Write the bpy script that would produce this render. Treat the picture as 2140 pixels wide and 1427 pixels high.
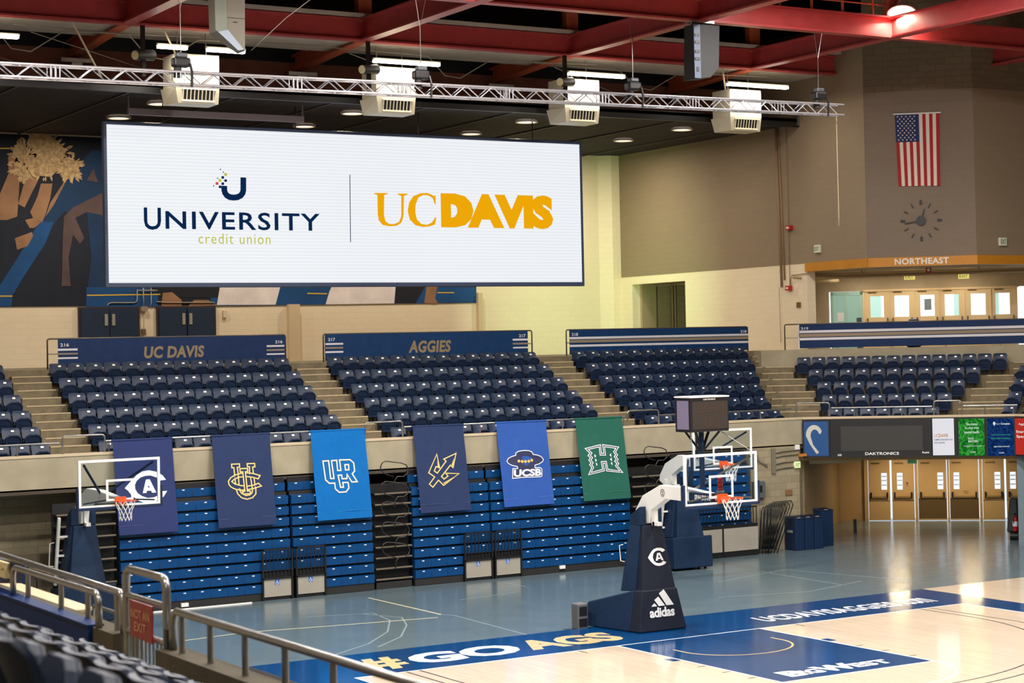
import bpy, math, random
from mathutils import Matrix, Vector
random.seed(7)
SC = bpy.context.scene
for o in list(bpy.data.objects): bpy.data.objects.remove(o)
COL = SC.collection

# ------------------------------------------------------------------ camera, world, light, exposure
cd = bpy.data.cameras.new('camera'); cam = bpy.data.objects.new('camera', cd); COL.objects.link(cam)
_yaw, _pit, _rol = 0.5926, 0.0227, -0.0227
_f = Vector((math.sin(_yaw)*math.cos(_pit), math.cos(_yaw)*math.cos(_pit), math.sin(_pit)))
_r = Vector((math.cos(_yaw), -math.sin(_yaw), 0)); _u = _r.cross(_f)
_r2 = _r*math.cos(_rol)+_u*math.sin(_rol); _u2 = -_r*math.sin(_rol)+_u*math.cos(_rol)
cam.matrix_world = Matrix(((_r2.x,_u2.x,-_f.x,-22.9402),(_r2.y,_u2.y,-_f.y,-35.1808),(_r2.z,_u2.z,-_f.z,6.2728),(0,0,0,1)))
cd.sensor_width = 36; cd.sensor_fit = 'HORIZONTAL'; cd.lens = 4114.2568*36/2140
cd.shift_x = (1070-1488.6)/2140; cd.shift_y = (621.9-713.5)/2140
cd.clip_start = 0.3; cd.clip_end = 300
cd.dof.use_dof = True; cd.dof.focus_distance = 46; cd.dof.aperture_fstop = 3.2
SC.camera = cam
w = bpy.data.worlds.new('world'); SC.world = w; w.use_nodes = True
bg = w.node_tree.nodes['Background']; bg.inputs[0].default_value = (0.9, 0.86, 0.8, 1); bg.inputs[1].default_value = 0.05
SC.view_settings.view_transform = 'Standard'; SC.view_settings.look = 'None'
SC.view_settings.gamma = 1; SC.view_settings.use_curve_mapping = False
SC.view_settings.exposure = 0.15

def lin(c):
    return tuple(((v/255)/12.92 if v/255 <= .04045 else ((v/255+.055)/1.055)**2.4) for v in c)
def area(name, loc, size, power, col=(1,.945,.885), aim=(0,0,-1), shape='DISK', size_y=None, spread=None):
    ld = bpy.data.lights.new(name, 'AREA'); ld.shape = shape; ld.size = size; ld.energy = power; ld.color = col
    if size_y: ld.size_y = size_y
    if spread: ld.spread = math.radians(spread)
    o = bpy.data.objects.new(name, ld); COL.objects.link(o); o.location = loc
    o.rotation_euler = Vector(aim).to_track_quat('-Z', 'Y').to_euler()
    return o
# the arena's overhead high-bay lamps (above and in front of the frame)
for hx in (-12, -2, 8):
    for hy in (-24, -13, -4, 4.5):
        area('high_bay_light', (hx+.5, hy, 15.6), 1.2, 1250)
for hy in (-33, -22, -11):
    area('high_bay_light', (-21.5, hy, 15.6), 1.2, 500)

# ------------------------------------------------------------------ helpers
ID = Matrix.Identity(4)
S2 = math.sqrt(.5)
def frame(x, y, o=(0,0,0)):
    x = Vector(x); y = Vector(y); z = x.cross(y)
    return Matrix(((x.x,y.x,z.x,o[0]),(x.y,y.y,z.y,o[1]),(x.z,y.z,z.z,o[2]),(0,0,0,1)))
F45 = frame((S2,-S2,0),(S2,S2,0))          # north-east corner: local x along the wall, local y away from the court
FWE = frame((0,1,0),(-1,0,0))              # west stand
FEA = frame((0,-1,0),(1,0,0))              # east side
MATS = {}
def mat(name, rgb, rough=.6, metal=0, var=.0, vs=3., bump=0., bs=40., emis=None, estr=1., spec=.5, coat=0, trans=0, alpha=1, streak=None):
    if name in MATS: return MATS[name]
    m = bpy.data.materials.new(name); m.use_nodes = True; MATS[name] = m
    nt = m.node_tree; b = nt.nodes['Principled BSDF']; c = lin(rgb)
    b.inputs['Base Color'].default_value = (*c, 1); b.inputs['Roughness'].default_value = rough
    b.inputs['Metallic'].default_value = metal; b.inputs['Specular IOR Level'].default_value = spec
    b.inputs['Coat Weight'].default_value = coat; b.inputs['Coat Roughness'].default_value = .08
    b.inputs['Transmission Weight'].default_value = trans; b.inputs['Alpha'].default_value = alpha
    if emis:
        b.inputs['Emission Color'].default_value = (*lin(emis), 1); b.inputs['Emission Strength'].default_value = estr
    tc = nt.nodes.new('ShaderNodeTexCoord')
    if var:
        n = nt.nodes.new('ShaderNodeTexNoise'); n.inputs['Scale'].default_value = vs; n.inputs['Detail'].default_value = 5
        src = tc.outputs['Object']
        if streak:
            mp = nt.nodes.new('ShaderNodeMapping'); mp.inputs['Scale'].default_value = streak
            nt.links.new(src, mp.inputs[0]); src = mp.outputs[0]
        nt.links.new(src, n.inputs['Vector'])
        r = nt.nodes.new('ShaderNodeMapRange'); r.inputs[1].default_value = .3; r.inputs[2].default_value = .7
        r.inputs[3].default_value = 1-var; r.inputs[4].default_value = 1+var
        nt.links.new(n.outputs[0], r.inputs[0])
        mx = nt.nodes.new('ShaderNodeVectorMath'); mx.operation = 'SCALE'; mx.inputs[0].default_value = c
        nt.links.new(r.outputs[0], mx.inputs['Scale']); nt.links.new(mx.outputs[0], b.inputs['Base Color'])
    if bump:
        n2 = nt.nodes.new('ShaderNodeTexNoise'); n2.inputs['Scale'].default_value = bs; n2.inputs['Detail'].default_value = 3
        nt.links.new(tc.outputs['Object'], n2.inputs['Vector'])
        bp = nt.nodes.new('ShaderNodeBump'); bp.inputs['Strength'].default_value = bump; bp.inputs['Distance'].default_value = .02
        nt.links.new(n2.outputs[0], bp.inputs['Height']); nt.links.new(bp.outputs[0], b.inputs['Normal'])
    return m
def brickmat(name, rgb, bw=.4, bh=.2, dark=.88, rough=.75, plane='xz', offset=.5, var=.05, mortar=.012, bump=.25):
    if name in MATS: return MATS[name]
    m = mat(name, rgb, rough); nt = m.node_tree; b = nt.nodes['Principled BSDF']; c = lin(rgb)
    tc = nt.nodes.new('ShaderNodeTexCoord'); sp = nt.nodes.new('ShaderNodeSeparateXYZ'); cb = nt.nodes.new('ShaderNodeCombineXYZ')
    nt.links.new(tc.outputs['Object'], sp.inputs[0])
    nt.links.new(sp.outputs[plane[0].upper()], cb.inputs[0]); nt.links.new(sp.outputs[plane[1].upper()], cb.inputs[1])
    br = nt.nodes.new('ShaderNodeTexBrick'); br.offset = offset
    br.inputs['Scale'].default_value = 1; br.inputs['Brick Width'].default_value = bw; br.inputs['Row Height'].default_value = bh
    br.inputs['Mortar Size'].default_value = mortar; br.inputs['Mortar Smooth'].default_value = .3
    br.inputs['Color1'].default_value = (*[v*(1-var) for v in c],1); br.inputs['Color2'].default_value = (*[min(1,v*(1+var)) for v in c],1)
    br.inputs['Mortar'].default_value = (*[v*dark for v in c],1)
    nt.links.new(cb.outputs[0], br.inputs['Vector']); nt.links.new(br.outputs['Color'], b.inputs['Base Color'])
    if bump:
        bp = nt.nodes.new('ShaderNodeBump'); bp.inputs['Strength'].default_value = bump; bp.inputs['Distance'].default_value = .01; bp.invert = True
        nt.links.new(br.outputs['Fac'], bp.inputs['Height']); nt.links.new(bp.outputs[0], b.inputs['Normal'])
    return m
def emi(name, rgb, s=1.):
    return mat(name, (4,4,4), 1., emis=rgb, estr=s, spec=0)

class MB:
    """collects shapes in a local frame M; build() links them as one mesh object"""
    def __init__(s, M=ID): s.v = []; s.f = []; s.M = M
    def add(s, vs, fs, T=None):
        n = len(s.v)
        for p in vs:
            p = Vector(p)
            if T is not None: p = T @ p
            s.v.append(s.M @ p)
        s.f += [tuple(i+n for i in f) for f in fs]
        return s
    def box(s, a, b, T=None):
        (x0,y0,z0),(x1,y1,z1) = a, b
        vs = [(x0,y0,z0),(x1,y0,z0),(x1,y1,z0),(x0,y1,z0),(x0,y0,z1),(x1,y0,z1),(x1,y1,z1),(x0,y1,z1)]
        return s.add(vs, [(0,3,2,1),(4,5,6,7),(0,1,5,4),(1,2,6,5),(2,3,7,6),(3,0,4,7)], T)
    def hexa(s, lo, hi):                       # two quads, bottom loop and top loop
        return s.add(list(lo)+list(hi), [(0,3,2,1),(4,5,6,7),(0,1,5,4),(1,2,6,5),(2,3,7,6),(3,0,4,7)])
    def beam(s, p, q, w, h, up=(0,0,1)):
        p = Vector(p); q = Vector(q); d = (q-p).normalized(); up = Vector(up)
        sd = d.cross(up)
        if sd.length < 1e-4: sd = d.cross(Vector((1,0,0)))
        sd.normalize(); u = sd.cross(d)
        c = [(-w/2,-h/2),(w/2,-h/2),(w/2,h/2),(-w/2,h/2)]
        return s.hexa([p+sd*a+u*b for a,b in c], [q+sd*a+u*b for a,b in c])
    def ibeam(s, p, q, w, h, tf=.05, tw=.05):  # p,q on the underside
        p = Vector(p); q = Vector(q); z = Vector((0,0,1))
        s.beam(p+z*tf/2, q+z*tf/2, w, tf); s.beam(p+z*(h-tf/2), q+z*(h-tf/2), w, tf)
        return s.beam(p+z*h/2, q+z*h/2, tw, h-2*tf)
    def cyl(s, p, q, r0, r1=None, n=10, cap=True):
        r1 = r0 if r1 is None else r1
        p = Vector(p); q = Vector(q); d = (q-p).normalized()
        a = d.cross(Vector((0,0,1)))
        if a.length < 1e-3: a = Vector((1,0,0))
        a.normalize(); b = d.cross(a)
        vs = []
        for c, r in ((p,r0),(q,r1)):
            for i in range(n):
                t = 2*math.pi*i/n; vs.append(c+a*math.cos(t)*r+b*math.sin(t)*r)
        fs = [(i,(i+1)%n,n+(i+1)%n,n+i) for i in range(n)]
        if cap: fs += [tuple(range(n-1,-1,-1)), tuple(range(n,2*n))]
        return s.add(vs, fs)
    def tube(s, pts, r, n=8, closed=False):
        pts = [Vector(p) for p in pts]; k = len(pts); rings = []; prev = None
        for i, p in enumerate(pts):
            if closed: d = (pts[(i+1)%k]-pts[i-1]).normalized()
            else: d = (pts[min(i+1,k-1)]-pts[max(i-1,0)]).normalized()
            if prev is None:
                a = d.cross(Vector((0,0,1)))
                if a.length < 1e-3: a = d.cross(Vector((1,0,0)))
            else: a = prev - d*prev.dot(d)
            a.normalize(); prev = a; b = d.cross(a)
            rings.append([p+a*math.cos(2*math.pi*j/n)*r+b*math.sin(2*math.pi*j/n)*r for j in range(n)])
        vs = [v for g in rings for v in g]; fs = []
        for i in range(k if closed else k-1):
            o0 = i*n; o1 = ((i+1)%k)*n
            fs += [(o0+j, o0+(j+1)%n, o1+(j+1)%n, o1+j) for j in range(n)]
        if not closed: fs += [tuple(range(n-1,-1,-1)), tuple(range((k-1)*n, k*n))]
        return s.add(vs, fs)
    def prism(s, poly, T, d=.01):              # poly (a,b) -> T @ (a,b,0..d)
        n = len(poly); vs = [T @ Vector((a,b,0)) for a,b in poly]+[T @ Vector((a,b,d)) for a,b in poly]
        fs = [tuple(range(n-1,-1,-1)), tuple(range(n,2*n))]+[(i,(i+1)%n,n+(i+1)%n,n+i) for i in range(n)]
        return s.add(vs, fs)
    def ribbon(s, pts, w, T, d=.006, closed=True):   # outline stroke of width w
        k = len(pts); L = []; R = []
        P = [Vector((a,b)) for a,b in pts]
        for i in range(k):
            a = P[i-1] if (closed or i) else P[i]; c = P[(i+1)%k] if (closed or i < k-1) else P[i]
            d1 = (P[i]-a); d2 = (c-P[i])
            if d1.length < 1e-6: d1 = d2
            if d2.length < 1e-6: d2 = d1
            d1.normalize(); d2.normalize(); n1 = Vector((-d1.y,d1.x)); n2 = Vector((-d2.y,d2.x)); m = n1+n2
            m = m.normalized() if m.length > 1e-3 else n1
            sc = min(2.2, 1/max(.3, m.dot(n1)))
            L.append(P[i]+m*w/2*sc); R.append(P[i]-m*w/2*sc)
        for i in range(k if closed else k-1):
            j = (i+1)%k
            q = [L[i],R[i],R[j],L[j]]
            s.prism([(v.x,v.y) for v in q], T, d)
        return s
    def lathe(s, prof, n=20, T=ID):            # prof (r,z)
        vs = []; fs = []; k = len(prof)
        for i in range(n):
            t = 2*math.pi*i/n
            vs += [(r*math.cos(t), r*math.sin(t), z) for r,z in prof]
        for i in range(n):
            j = (i+1)%n
            fs += [(i*k+a, j*k+a, j*k+a+1, i*k+a+1) for a in range(k-1)]
        return s.add(vs, fs, T)
    def sphere(s, c, r, n=10, sq=(1,1,1)):
        prof = [(math.sin(math.pi*i/6)*r, -math.cos(math.pi*i/6)*r) for i in range(7)]
        return s.lathe(prof, n, Matrix.Translation(c) @ Matrix.Diagonal((*sq,1)))
    def build(s, name, m, parent=None, smooth=False, bevel=0, kind=None, fr=None, seg=2, extra=()):
        me = bpy.data.meshes.new(name)
        if parent is not None: W = WORLD[parent.name]; inv = W.inverted()
        elif fr is not None: W = fr; inv = fr.inverted()
        else:
            xs = [v.x for v in s.v]; ys = [v.y for v in s.v]; zs = [v.z for v in s.v]
            W = Matrix.Translation(((min(xs)+max(xs))/2,(min(ys)+max(ys))/2,min(zs))); inv = W.inverted()
        vs = list(s.v); fs = list(s.f); cnt = [len(fs)]
        for e, _ in extra: n = len(vs); vs += e.v; fs += [tuple(i+n for i in f) for f in e.f]; cnt.append(len(e.f))
        me.from_pydata([inv @ v for v in vs], [], fs); me.materials.append(m)
        q = cnt[0]
        for i, (e, m2) in enumerate(extra):
            me.materials.append(m2)
            for j in range(q, q+cnt[i+1]): me.polygons[j].material_index = i+1
            q += cnt[i+1]
        if smooth:
            for p in me.polygons: p.use_smooth = True
        o = bpy.data.objects.new(name, me); COL.objects.link(o)
        WORLD[o.name] = W
        if parent is not None: o.parent = parent
        else: o.matrix_world = W
        if kind: o['kind'] = kind
        if bevel:
            b = o.modifiers.new('bevel','BEVEL'); b.width = bevel; b.segments = seg; b.limit_method = 'ANGLE'
        if smooth == 'auto':
            for p in me.polygons: p.use_smooth = True
            if hasattr(me, 'set_sharp_from_angle'): me.set_sharp_from_angle(angle=math.radians(38))
        return o
WORLD = {}
def tag(o, label=None, cat=None, group=None, kind=None):
    if label: o['label'] = label
    if cat: o['category'] = cat
    if group: o['group'] = group
    if kind: o['kind'] = kind
    return o
def thing(name, label, cat, loc=(0,0,0), rot=0, group=None):
    o = bpy.data.objects.new(name, None); COL.objects.link(o); o.empty_display_size = .2
    o.location = loc; o.rotation_euler = (0,0,rot)
    WORLD[o.name] = Matrix.Translation(loc) @ Matrix.Rotation(rot,4,'Z')
    return tag(o, label, cat, group)
def dup(root, loc=None, rot=None, label=None, group=None):
    r = root.copy(); COL.objects.link(r)
    if loc is not None: r.location = loc
    if rot is not None: r.rotation_euler = (0,0,rot)
    if label: r['label'] = label
    if group: r['group'] = group
    WORLD[r.name] = Matrix.Translation(r.location) @ Matrix.Rotation(r.rotation_euler.z,4,'Z')
    for ch in root.children:
        c = ch.copy(); COL.objects.link(c); c.parent = r
        for g in ch.children:
            e = g.copy(); COL.objects.link(e); e.parent = c
    return r
def struct(name, mb, m, fr=None, **k):
    return mb.build(name, m, kind='structure', fr=fr, **k)
_TX = {}
def text_geo(s, bold=0., shear=0., sp=1.):
    key = (s,bold,shear,sp)
    if key not in _TX:
        cu = bpy.data.curves.new('t','FONT'); cu.body = s; cu.offset = bold; cu.shear = shear; cu.space_character = sp
        cu.resolution_u = 3; cu.fill_mode = 'FRONT'
        o = bpy.data.objects.new('t', cu); COL.objects.link(o)
        dg = bpy.context.evaluated_depsgraph_get(); me = bpy.data.meshes.new_from_object(o.evaluated_get(dg))
        vs = [v.co.copy() for v in me.vertices]; fs = [tuple(p.vertices) for p in me.polygons]
        bpy.data.objects.remove(o); bpy.data.meshes.remove(me)
        x0 = min(v.x for v in vs); x1 = max(v.x for v in vs); y0 = min(v.y for v in vs); y1 = max(v.y for v in vs)
        _TX[key] = ([((v.x-x0)/(x1-x0),(v.y-y0)/(y1-y0)) for v in vs], fs)
    return _TX[key]
def text(mb, s, T, x, y, w, h, bold=0., shear=0., sp=1.):
    """letters fitted to the box (x,y,w,h) of the plane T"""
    vs, fs = text_geo(s, bold, shear, sp)
    return mb.add([(x+a*w, y+b*h, 0) for a,b in vs], fs, T)
def vplane(y, x0=0, z0=0): return frame((1,0,0),(0,0,1),(x0,y,z0))      # (a,b)->(x,z) on a wall facing the camera
def vp45(nd): return F45 @ frame((1,0,0),(0,0,1),(0,nd,0))
def arc(cx, cy, r, a0, a1, n=16, ry=None):
    ry = r if ry is None else ry
    return [(cx+r*math.cos(math.radians(a0+(a1-a0)*i/n)), cy+ry*math.sin(math.radians(a0+(a1-a0)*i/n))) for i in range(n+1)]
def rbend(p, q, up, r, n=4):
    """inverted U from p up to height up, across, down to q, with rounded corners"""
    p = Vector(p); q = Vector(q); d = (q-p); d.z = 0; d.normalize(); z = Vector((0,0,1)); out = [p]
    P1 = Vector((p.x,p.y,up)); Q1 = Vector((q.x,q.y,up))
    for i in range(n+1):
        t = math.pi/2*i/n; out.append(P1+d*r*(1-math.cos(t))-z*r*(1-math.sin(t)))
    for i in range(n+1):
        t = math.pi/2*i/n; out.append(Q1-d*r*(1-math.sin(t))-z*r*(1-math.cos(t)))
    return out+[q]
ORD = 'first second third fourth fifth sixth seventh eighth ninth tenth eleventh twelfth thirteenth fourteenth'.split()

# ------------------------------------------------------------------ materials
M_conc = mat('concrete', (160,150,126), .85, var=.12, vs=1.6, bump=.15, bs=30)
M_concd = mat('concrete_stand', (118,106,82), .9, var=.2, vs=3.5, bump=.2, bs=40)
M_nose = mat('step_nosing', (186,168,132), .8, var=.1, vs=8)
M_cream = brickmat('cream_block', (238,222,194), .4, .2, .965, .7, var=.015)
M_tan = brickmat('tan_block', (142,124,102), .4, .2, .96, .75, var=.02)
M_brown = brickmat('brown_block', (128,112,96), .4, .2, .96, .75, var=.02)
M_block = brickmat('grey_block', (150,138,112), .4, .2, .8, .85, var=.09)
M_blockd = brickmat('roof_block', (118,102,82), .4, .2, .75, .85, var=.08)
M_gold = mat('gold_fascia', (196,130,34), .4, var=.08, vs=2)
M_red = mat('red_steel', (176,64,64), .42, var=.1, vs=2.5)
M_redo = mat('orange_steel', (194,98,66), .45, var=.1, vs=2.5)
M_dark = mat('dark_roof', (30,26,26), .8)
M_darkwin = mat('dark_glass', (14,16,22), .25)
M_steel = mat('rail_steel', (158,157,154), .28, .85, var=.08, vs=6)
M_alu = mat('aluminium', (196,196,204), .28, .75)
M_black = mat('black_metal', (22,22,24), .45)
M_blk2 = mat('black_rubber', (30,29,28), .7, var=.1)
M_white = mat('white_paint', (235,235,230), .35)
M_whiten = mat('white_print', (240,240,238), .6)
M_gray = mat('grey_panel', (158,152,140), .6, var=.05)
M_tanprint = mat('tan_print', (176,158,128), .6)
M_navy = mat('navy_vinyl', (24,46,84), .5, var=.1, vs=5, spec=.2)
M_glass = mat('clear_glass', (250,255,252), .03, trans=1., alpha=1)
M_amber = mat('amber_wall', (188,158,116), .5, var=.05, vs=2)
M_rust = mat('conduit_paint', (150,120,92), .5)
M_redp = mat('alarm_red', (176,30,26), .35)

# ------------------------------------------------------------------ floors
def floormat(name, rgb, rough, var, streak=None, plank=False):
    m = mat(name, rgb, rough, var=var, vs=1.2, streak=streak, spec=.6, coat=.3 if plank else .1)
    nt = m.node_tree; b = nt.nodes['Principled BSDF']
    tc = nt.nodes.new('ShaderNodeTexCoord'); n = nt.nodes.new('ShaderNodeTexNoise')
    n.inputs['Scale'].default_value = 2.5; n.inputs['Detail'].default_value = 4
    nt.links.new(tc.outputs['Object'], n.inputs['Vector'])
    r = nt.nodes.new('ShaderNodeMapRange'); r.inputs[3].default_value = rough*.75; r.inputs[4].default_value = rough*1.3
    nt.links.new(n.outputs[0], r.inputs[0]); nt.links.new(r.outputs[0], b.inputs['Roughness'])
    if plank:
        sp = nt.nodes.new('ShaderNodeSeparateXYZ'); cb = nt.nodes.new('ShaderNodeCombineXYZ')
        nt.links.new(tc.outputs['Object'], sp.inputs[0]); nt.links.new(sp.outputs['Y'], cb.inputs[0]); nt.links.new(sp.outputs['X'], cb.inputs[1])
        br = nt.nodes.new('ShaderNodeTexBrick'); br.offset = .37; c = lin(rgb)
        br.inputs['Scale'].default_value = 1; br.inputs['Brick Width'].default_value = 1.1; br.inputs['Row Height'].default_value = .058
        br.inputs['Mortar Size'].default_value = .002
        br.inputs['Color1'].default_value = (*[v*.93 for v in c],1); br.inputs['Color2'].default_value = (*[min(1,v*1.05) for v in c],1)
        br.inputs['Mortar'].default_value = (*[v*.78 for v in c],1)
        nt.links.new(cb.outputs[0], br.inputs['Vector']); nt.links.new(br.outputs['Color'], b.inputs['Base Color'])
    return m
M_floor = floormat('grey_blue_sport_floor', (94,112,120), .2, .06)
M_maple = floormat('maple_court', (226,206,182), .12, 0, plank=True)
M_cblue = floormat('court_blue', (0,60,112), .13, .05)
M_cline = mat('court_line_white', (240,240,240), .25, coat=.2)
M_cdark = mat('court_line_dark', (52,44,58), .3)
M_ctan = mat('court_tan', (222,190,140), .25, coat=.2)
M_fline = mat('faint_floor_line', (132,150,154), .3)
M_fyel = mat('cream_floor_line', (222,214,172), .3)

fl = MB().box((-24,-60,-.3),(34,34,0)); floor = struct('floor', fl, M_floor, fr=ID)
def fpatch(name, m, polys, z0, z1, parent):
    mb = MB()
    for p in polys: mb.prism(p, Matrix.Translation((0,0,z0)), z1-z0)
    return mb.build(name, m, parent)
def fstroke(name, m, paths, wd, z, parent, closed=False):
    mb = MB()
    for p in paths: mb.ribbon(p, wd, Matrix.Translation((0,0,z)), .0008, closed)
    return mb.build(name, m, parent)
# old markings on the grey floor
fstroke('floor_line', M_fyel, [[(-8.540,7.320),(-6.966,7.592),(-5.013,7.188),(-2.632,6.756)], [(-2.350,11.312),(-2.353,7.151)]], .055, .0005, floor)
fstroke('floor_line', M_fline, [[(5.915,7.721),(8.819,8.733),(9.721,4.399)], [(4.180,5.157),(6.461,4.476),(8.729,5.235)], [(-2.327,7.127),(-2.189,6.776),(-2.391,2.890)], [(1.741,11.825),(1.712,10.437)], [(-0.794,9.313),(0.908,9.596)], [(8.088,8.837),(7.885,4.952)],
   [(-4.949,9.041),(-3.465,8.534),(-3.688,7.101),(-4.514,5.425),(-5.579,4.066),(-6.740,3.136)], [(-3.709,8.539),(-3.268,7.353),(-3.733,6.100),(-4.598,4.545),(-5.620,3.484)]], .04, .0004, floor)

# the portable maple court, 25 mm above the floor
CT = .025
ct = MB().box((-8.72,-40,0.001),(13.2,2.75,CT)); court = struct('floor_court', ct, M_maple, fr=ID)
edge = MB().box((-8.85,-40,0.001),(-8.72,2.75,.02)); edge.build('court_edge_ramp', M_black, court)
fpatch('court_border', M_cblue, [[(-8.72,0),(8.68,0),(8.68,2.749),(-8.72,2.749)], [(7.62,-30),(8.68,-30),(8.68,0),(7.62,0)], [(-8.72,-30),(-7.62,-30),(-7.62,0),(-8.72,0)],
   [(-1.8,-5.75),(1.8,-5.75),(1.8,0),(-1.8,0)]], CT, CT+.0006, court)
fpatch('block_mark', M_cblue, [[(s*1.83,-2.45),(s*2.03,-2.45),(s*2.03,-2.12),(s*1.83,-2.12)] for s in (-1,1)], CT, CT+.0008, court)
Z1 = CT+.0009
W2 = .05
fpatch('boundary_line', M_cline, [[(-7.67,0),(7.67,0),(7.67,.05),(-7.67,.05)], [(7.62,-30),(7.67,-30),(7.67,0),(7.62,0)], [(-7.67,-30),(-7.62,-30),(-7.62,0),(-7.67,0)],
   [(-1.83,-5.79),(-1.78,-5.79),(-1.78,0),(-1.83,0)], [(1.78,-5.79),(1.83,-5.79),(1.83,0),(1.78,0)], [(-1.83,-5.84),(1.83,-5.84),(1.83,-5.79),(-1.83,-5.79)]], Z1, Z1+.0005, court)
fstroke('free_throw_arc', M_cline, [arc(0,-5.8,1.8,180,360,40)], .05, Z1, court)
fstroke('restricted_arc', M_ctan, [[(-1.22,-1.22)]+arc(0,-1.6,1.22,180,360,36)+[(1.22,-1.22)]], .05, Z1+.0002, court)
for R_, xc in ((6.75,6.6),(6.32,6.32)):
    a0 = math.degrees(math.acos(xc/R_)); ys = -1.6-math.sqrt(max(0,R_*R_-xc*xc))
    fstroke('three_point_line', M_cdark, [[(-xc,0),(-xc,ys)]+arc(0,-1.6,R_,180+a0,360-a0,60)[1:-1]+[(xc,ys),(xc,0)]], .04, Z1+.0001, court)
hm = [[(s*1.83,y),(s*2.03,y),(s*2.03,y-.04),(s*1.83,y-.04)] for s in (-1,1) for y in (-3.3,-4.15,-5.0)]+[[(s*2.75-.02,0),(s*2.75+.02,0),(s*2.75+.02,-.35),(s*2.75-.02,-.35)] for s in (-1,1)]
fpatch('lane_hash_mark', M_cdark, hm, Z1, Z1+.0004, court)
ZT = Matrix.Translation((0,0,Z1+.0006))
mb = MB(); text(mb, 'GO', ZT, -5.93, .62, 2.45, 1.3, .05, .12, 1.0); mb.build('court_lettering', M_cline, court)
mb = MB(); text(mb, '#', ZT, -7.05, .5, 1.0, 1.5, .04, .12); text(mb, 'AGS', ZT, -3.42, .68, 2.35, 1.3, .05, .12, 1.0); mb.build('court_lettering', M_ctan, court)
mb = MB(); text(mb, 'UCDAVISAGGIES', ZT, 2.55, .72, 3.95, .78, .032, .1, 1.1); text(mb, '.com', ZT, 6.58, .72, .95, .8, .018, .1); mb.build('court_lettering', M_cline, court)
mb = MB(); text(mb, 'B', ZT, -1.32, -5.45, .5, .62, .06); text(mb, 'IG', ZT, -.88, -5.42, .42, .46, .05); text(mb, 'W', ZT, -.5, -5.45, .85, .66, .06); text(mb, 'EST', ZT, .28, -5.42, .9, .46, .05); mb.build('court_lettering', M_cline, court)

# ------------------------------------------------------------------ seating tiers (north, north-east corner, east)
def mitre(d): return 12.76+.414*d
ZF = lambda k: 3.47+.39*(k-1)
DB = lambda k: 1.19+.86*(k-1)              # back of tread k measured from the parapet face
def tier_polys(kind, lo=0):
    if kind == 'n': return lambda d: (-14.0, mitre(d))
    if kind == 'c': return lambda d: (-.27-.414*d, 6.19+.414*d)
def tier(name, F, ext, off):
    mb = MB(F)
    def slab(d0, d1, z0, z1):
        a0, b0 = ext(d0); a1, b1 = ext(d1)
        q = [(a0,off+d0),(b0,off+d0),(b1,off+d1),(a1,off+d1)]
        mb.hexa([(x,y,z0) for x,y in q], [(x,y,z1) for x,y in q])
    slab(.2, DB(1), 3.12, ZF(1))
    for k in range(2,7): slab(DB(k-1), DB(k), 3.12, ZF(k))
    return mb
NX = tier_polys('n'); CX = tier_polys('c')
OFF45 = 25.87*S2
struct('seating_tier_north', tier('t', ID, NX, 13.1), M_concd)
struct('seating_tier_corner', tier('t', F45, CX, OFF45), M_concd, fr=F45)
EX = lambda d: (-8.57+.414*d-0, 8.0)         # east tier, local x = -world y
struct('seating_tier_east', tier('t', FEA, lambda d: (-8.57+.414*0+.414*d, 12.0), 17.33), M_concd, fr=FEA)
# parapets with a paler cap
def parapet(name, F, ext, off):
    mb = MB(F); a0,b0 = ext(0); a1,b1 = ext(.22)
    mb.hexa([(a0,off,3.08),(b0,off,3.08),(b1,off+.22,3.08),(a1,off+.22,3.08)], [(a0,off,3.87),(b0,off,3.87),(b1,off+.22,3.87),(a1,off+.22,3.87)])
    o = struct(name, mb, M_conc, fr=F)
    c = MB(F); c.hexa([(a0,off-.02,3.87),(b0,off-.02,3.87),(b1,off+.24,3.87),(a1,off+.24,3.87)], [(a0,off-.02,3.93),(b0,off-.02,3.93),(b1,off+.24,3.93),(a1,off+.24,3.93)])
    c.build('parapet_cap', mat('cap_concrete',(196,178,148),.8,var=.06), o); return o
parapet('wall_parapet_north', ID, NX, 13.1); parapet('wall_parapet_corner', F45, CX, OFF45)
parapet('wall_parapet_east', FEA, lambda d: (-8.57+.414*d, 12.0), 17.33)
# west stand, where the camera sits
wt = MB(FWE)
for k in range(1,7): wt.box((-60,17.7+(DB(k-1) if k>1 else .2),2.2),(-9,17.7+DB(k),ZF(k)))
struct('seating_tier_west', wt, M_concd, fr=FWE)
wp = MB(FWE).box((-60,17.6,0),(-19.42,17.82,3.9)).box((-18.3,17.6,0),(-9,17.82,3.9))
wp.box((-19.42,17.6,0),(-18.3,17.82,3.46)); struct('wall_parapet_west', wp, mat('west_concrete',(74,66,48),.9,var=.15,vs=4,bump=.2), fr=FWE)
# upper concourse slab and the drop wall behind the last row
pl = MB().box((-14,18.49,3.12),(19.5,30.2,5.95)); struct('floor_concourse', pl, M_concd)
pc = MB(F45); dd = 5.28-.86+.45
pc.hexa([(-.27-.414*dd,OFF45+dd,3.12),(6.19+.414*dd,OFF45+dd,3.12),(9,29,3.12),(-7,29,3.12)], [(-.27-.414*dd,OFF45+dd,5.96),(6.19+.414*dd,OFF45+dd,5.96),(9,29,5.96),(-7,29,5.96)])
struct('floor_concourse_corner', pc, M_conc, fr=F45)
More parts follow.
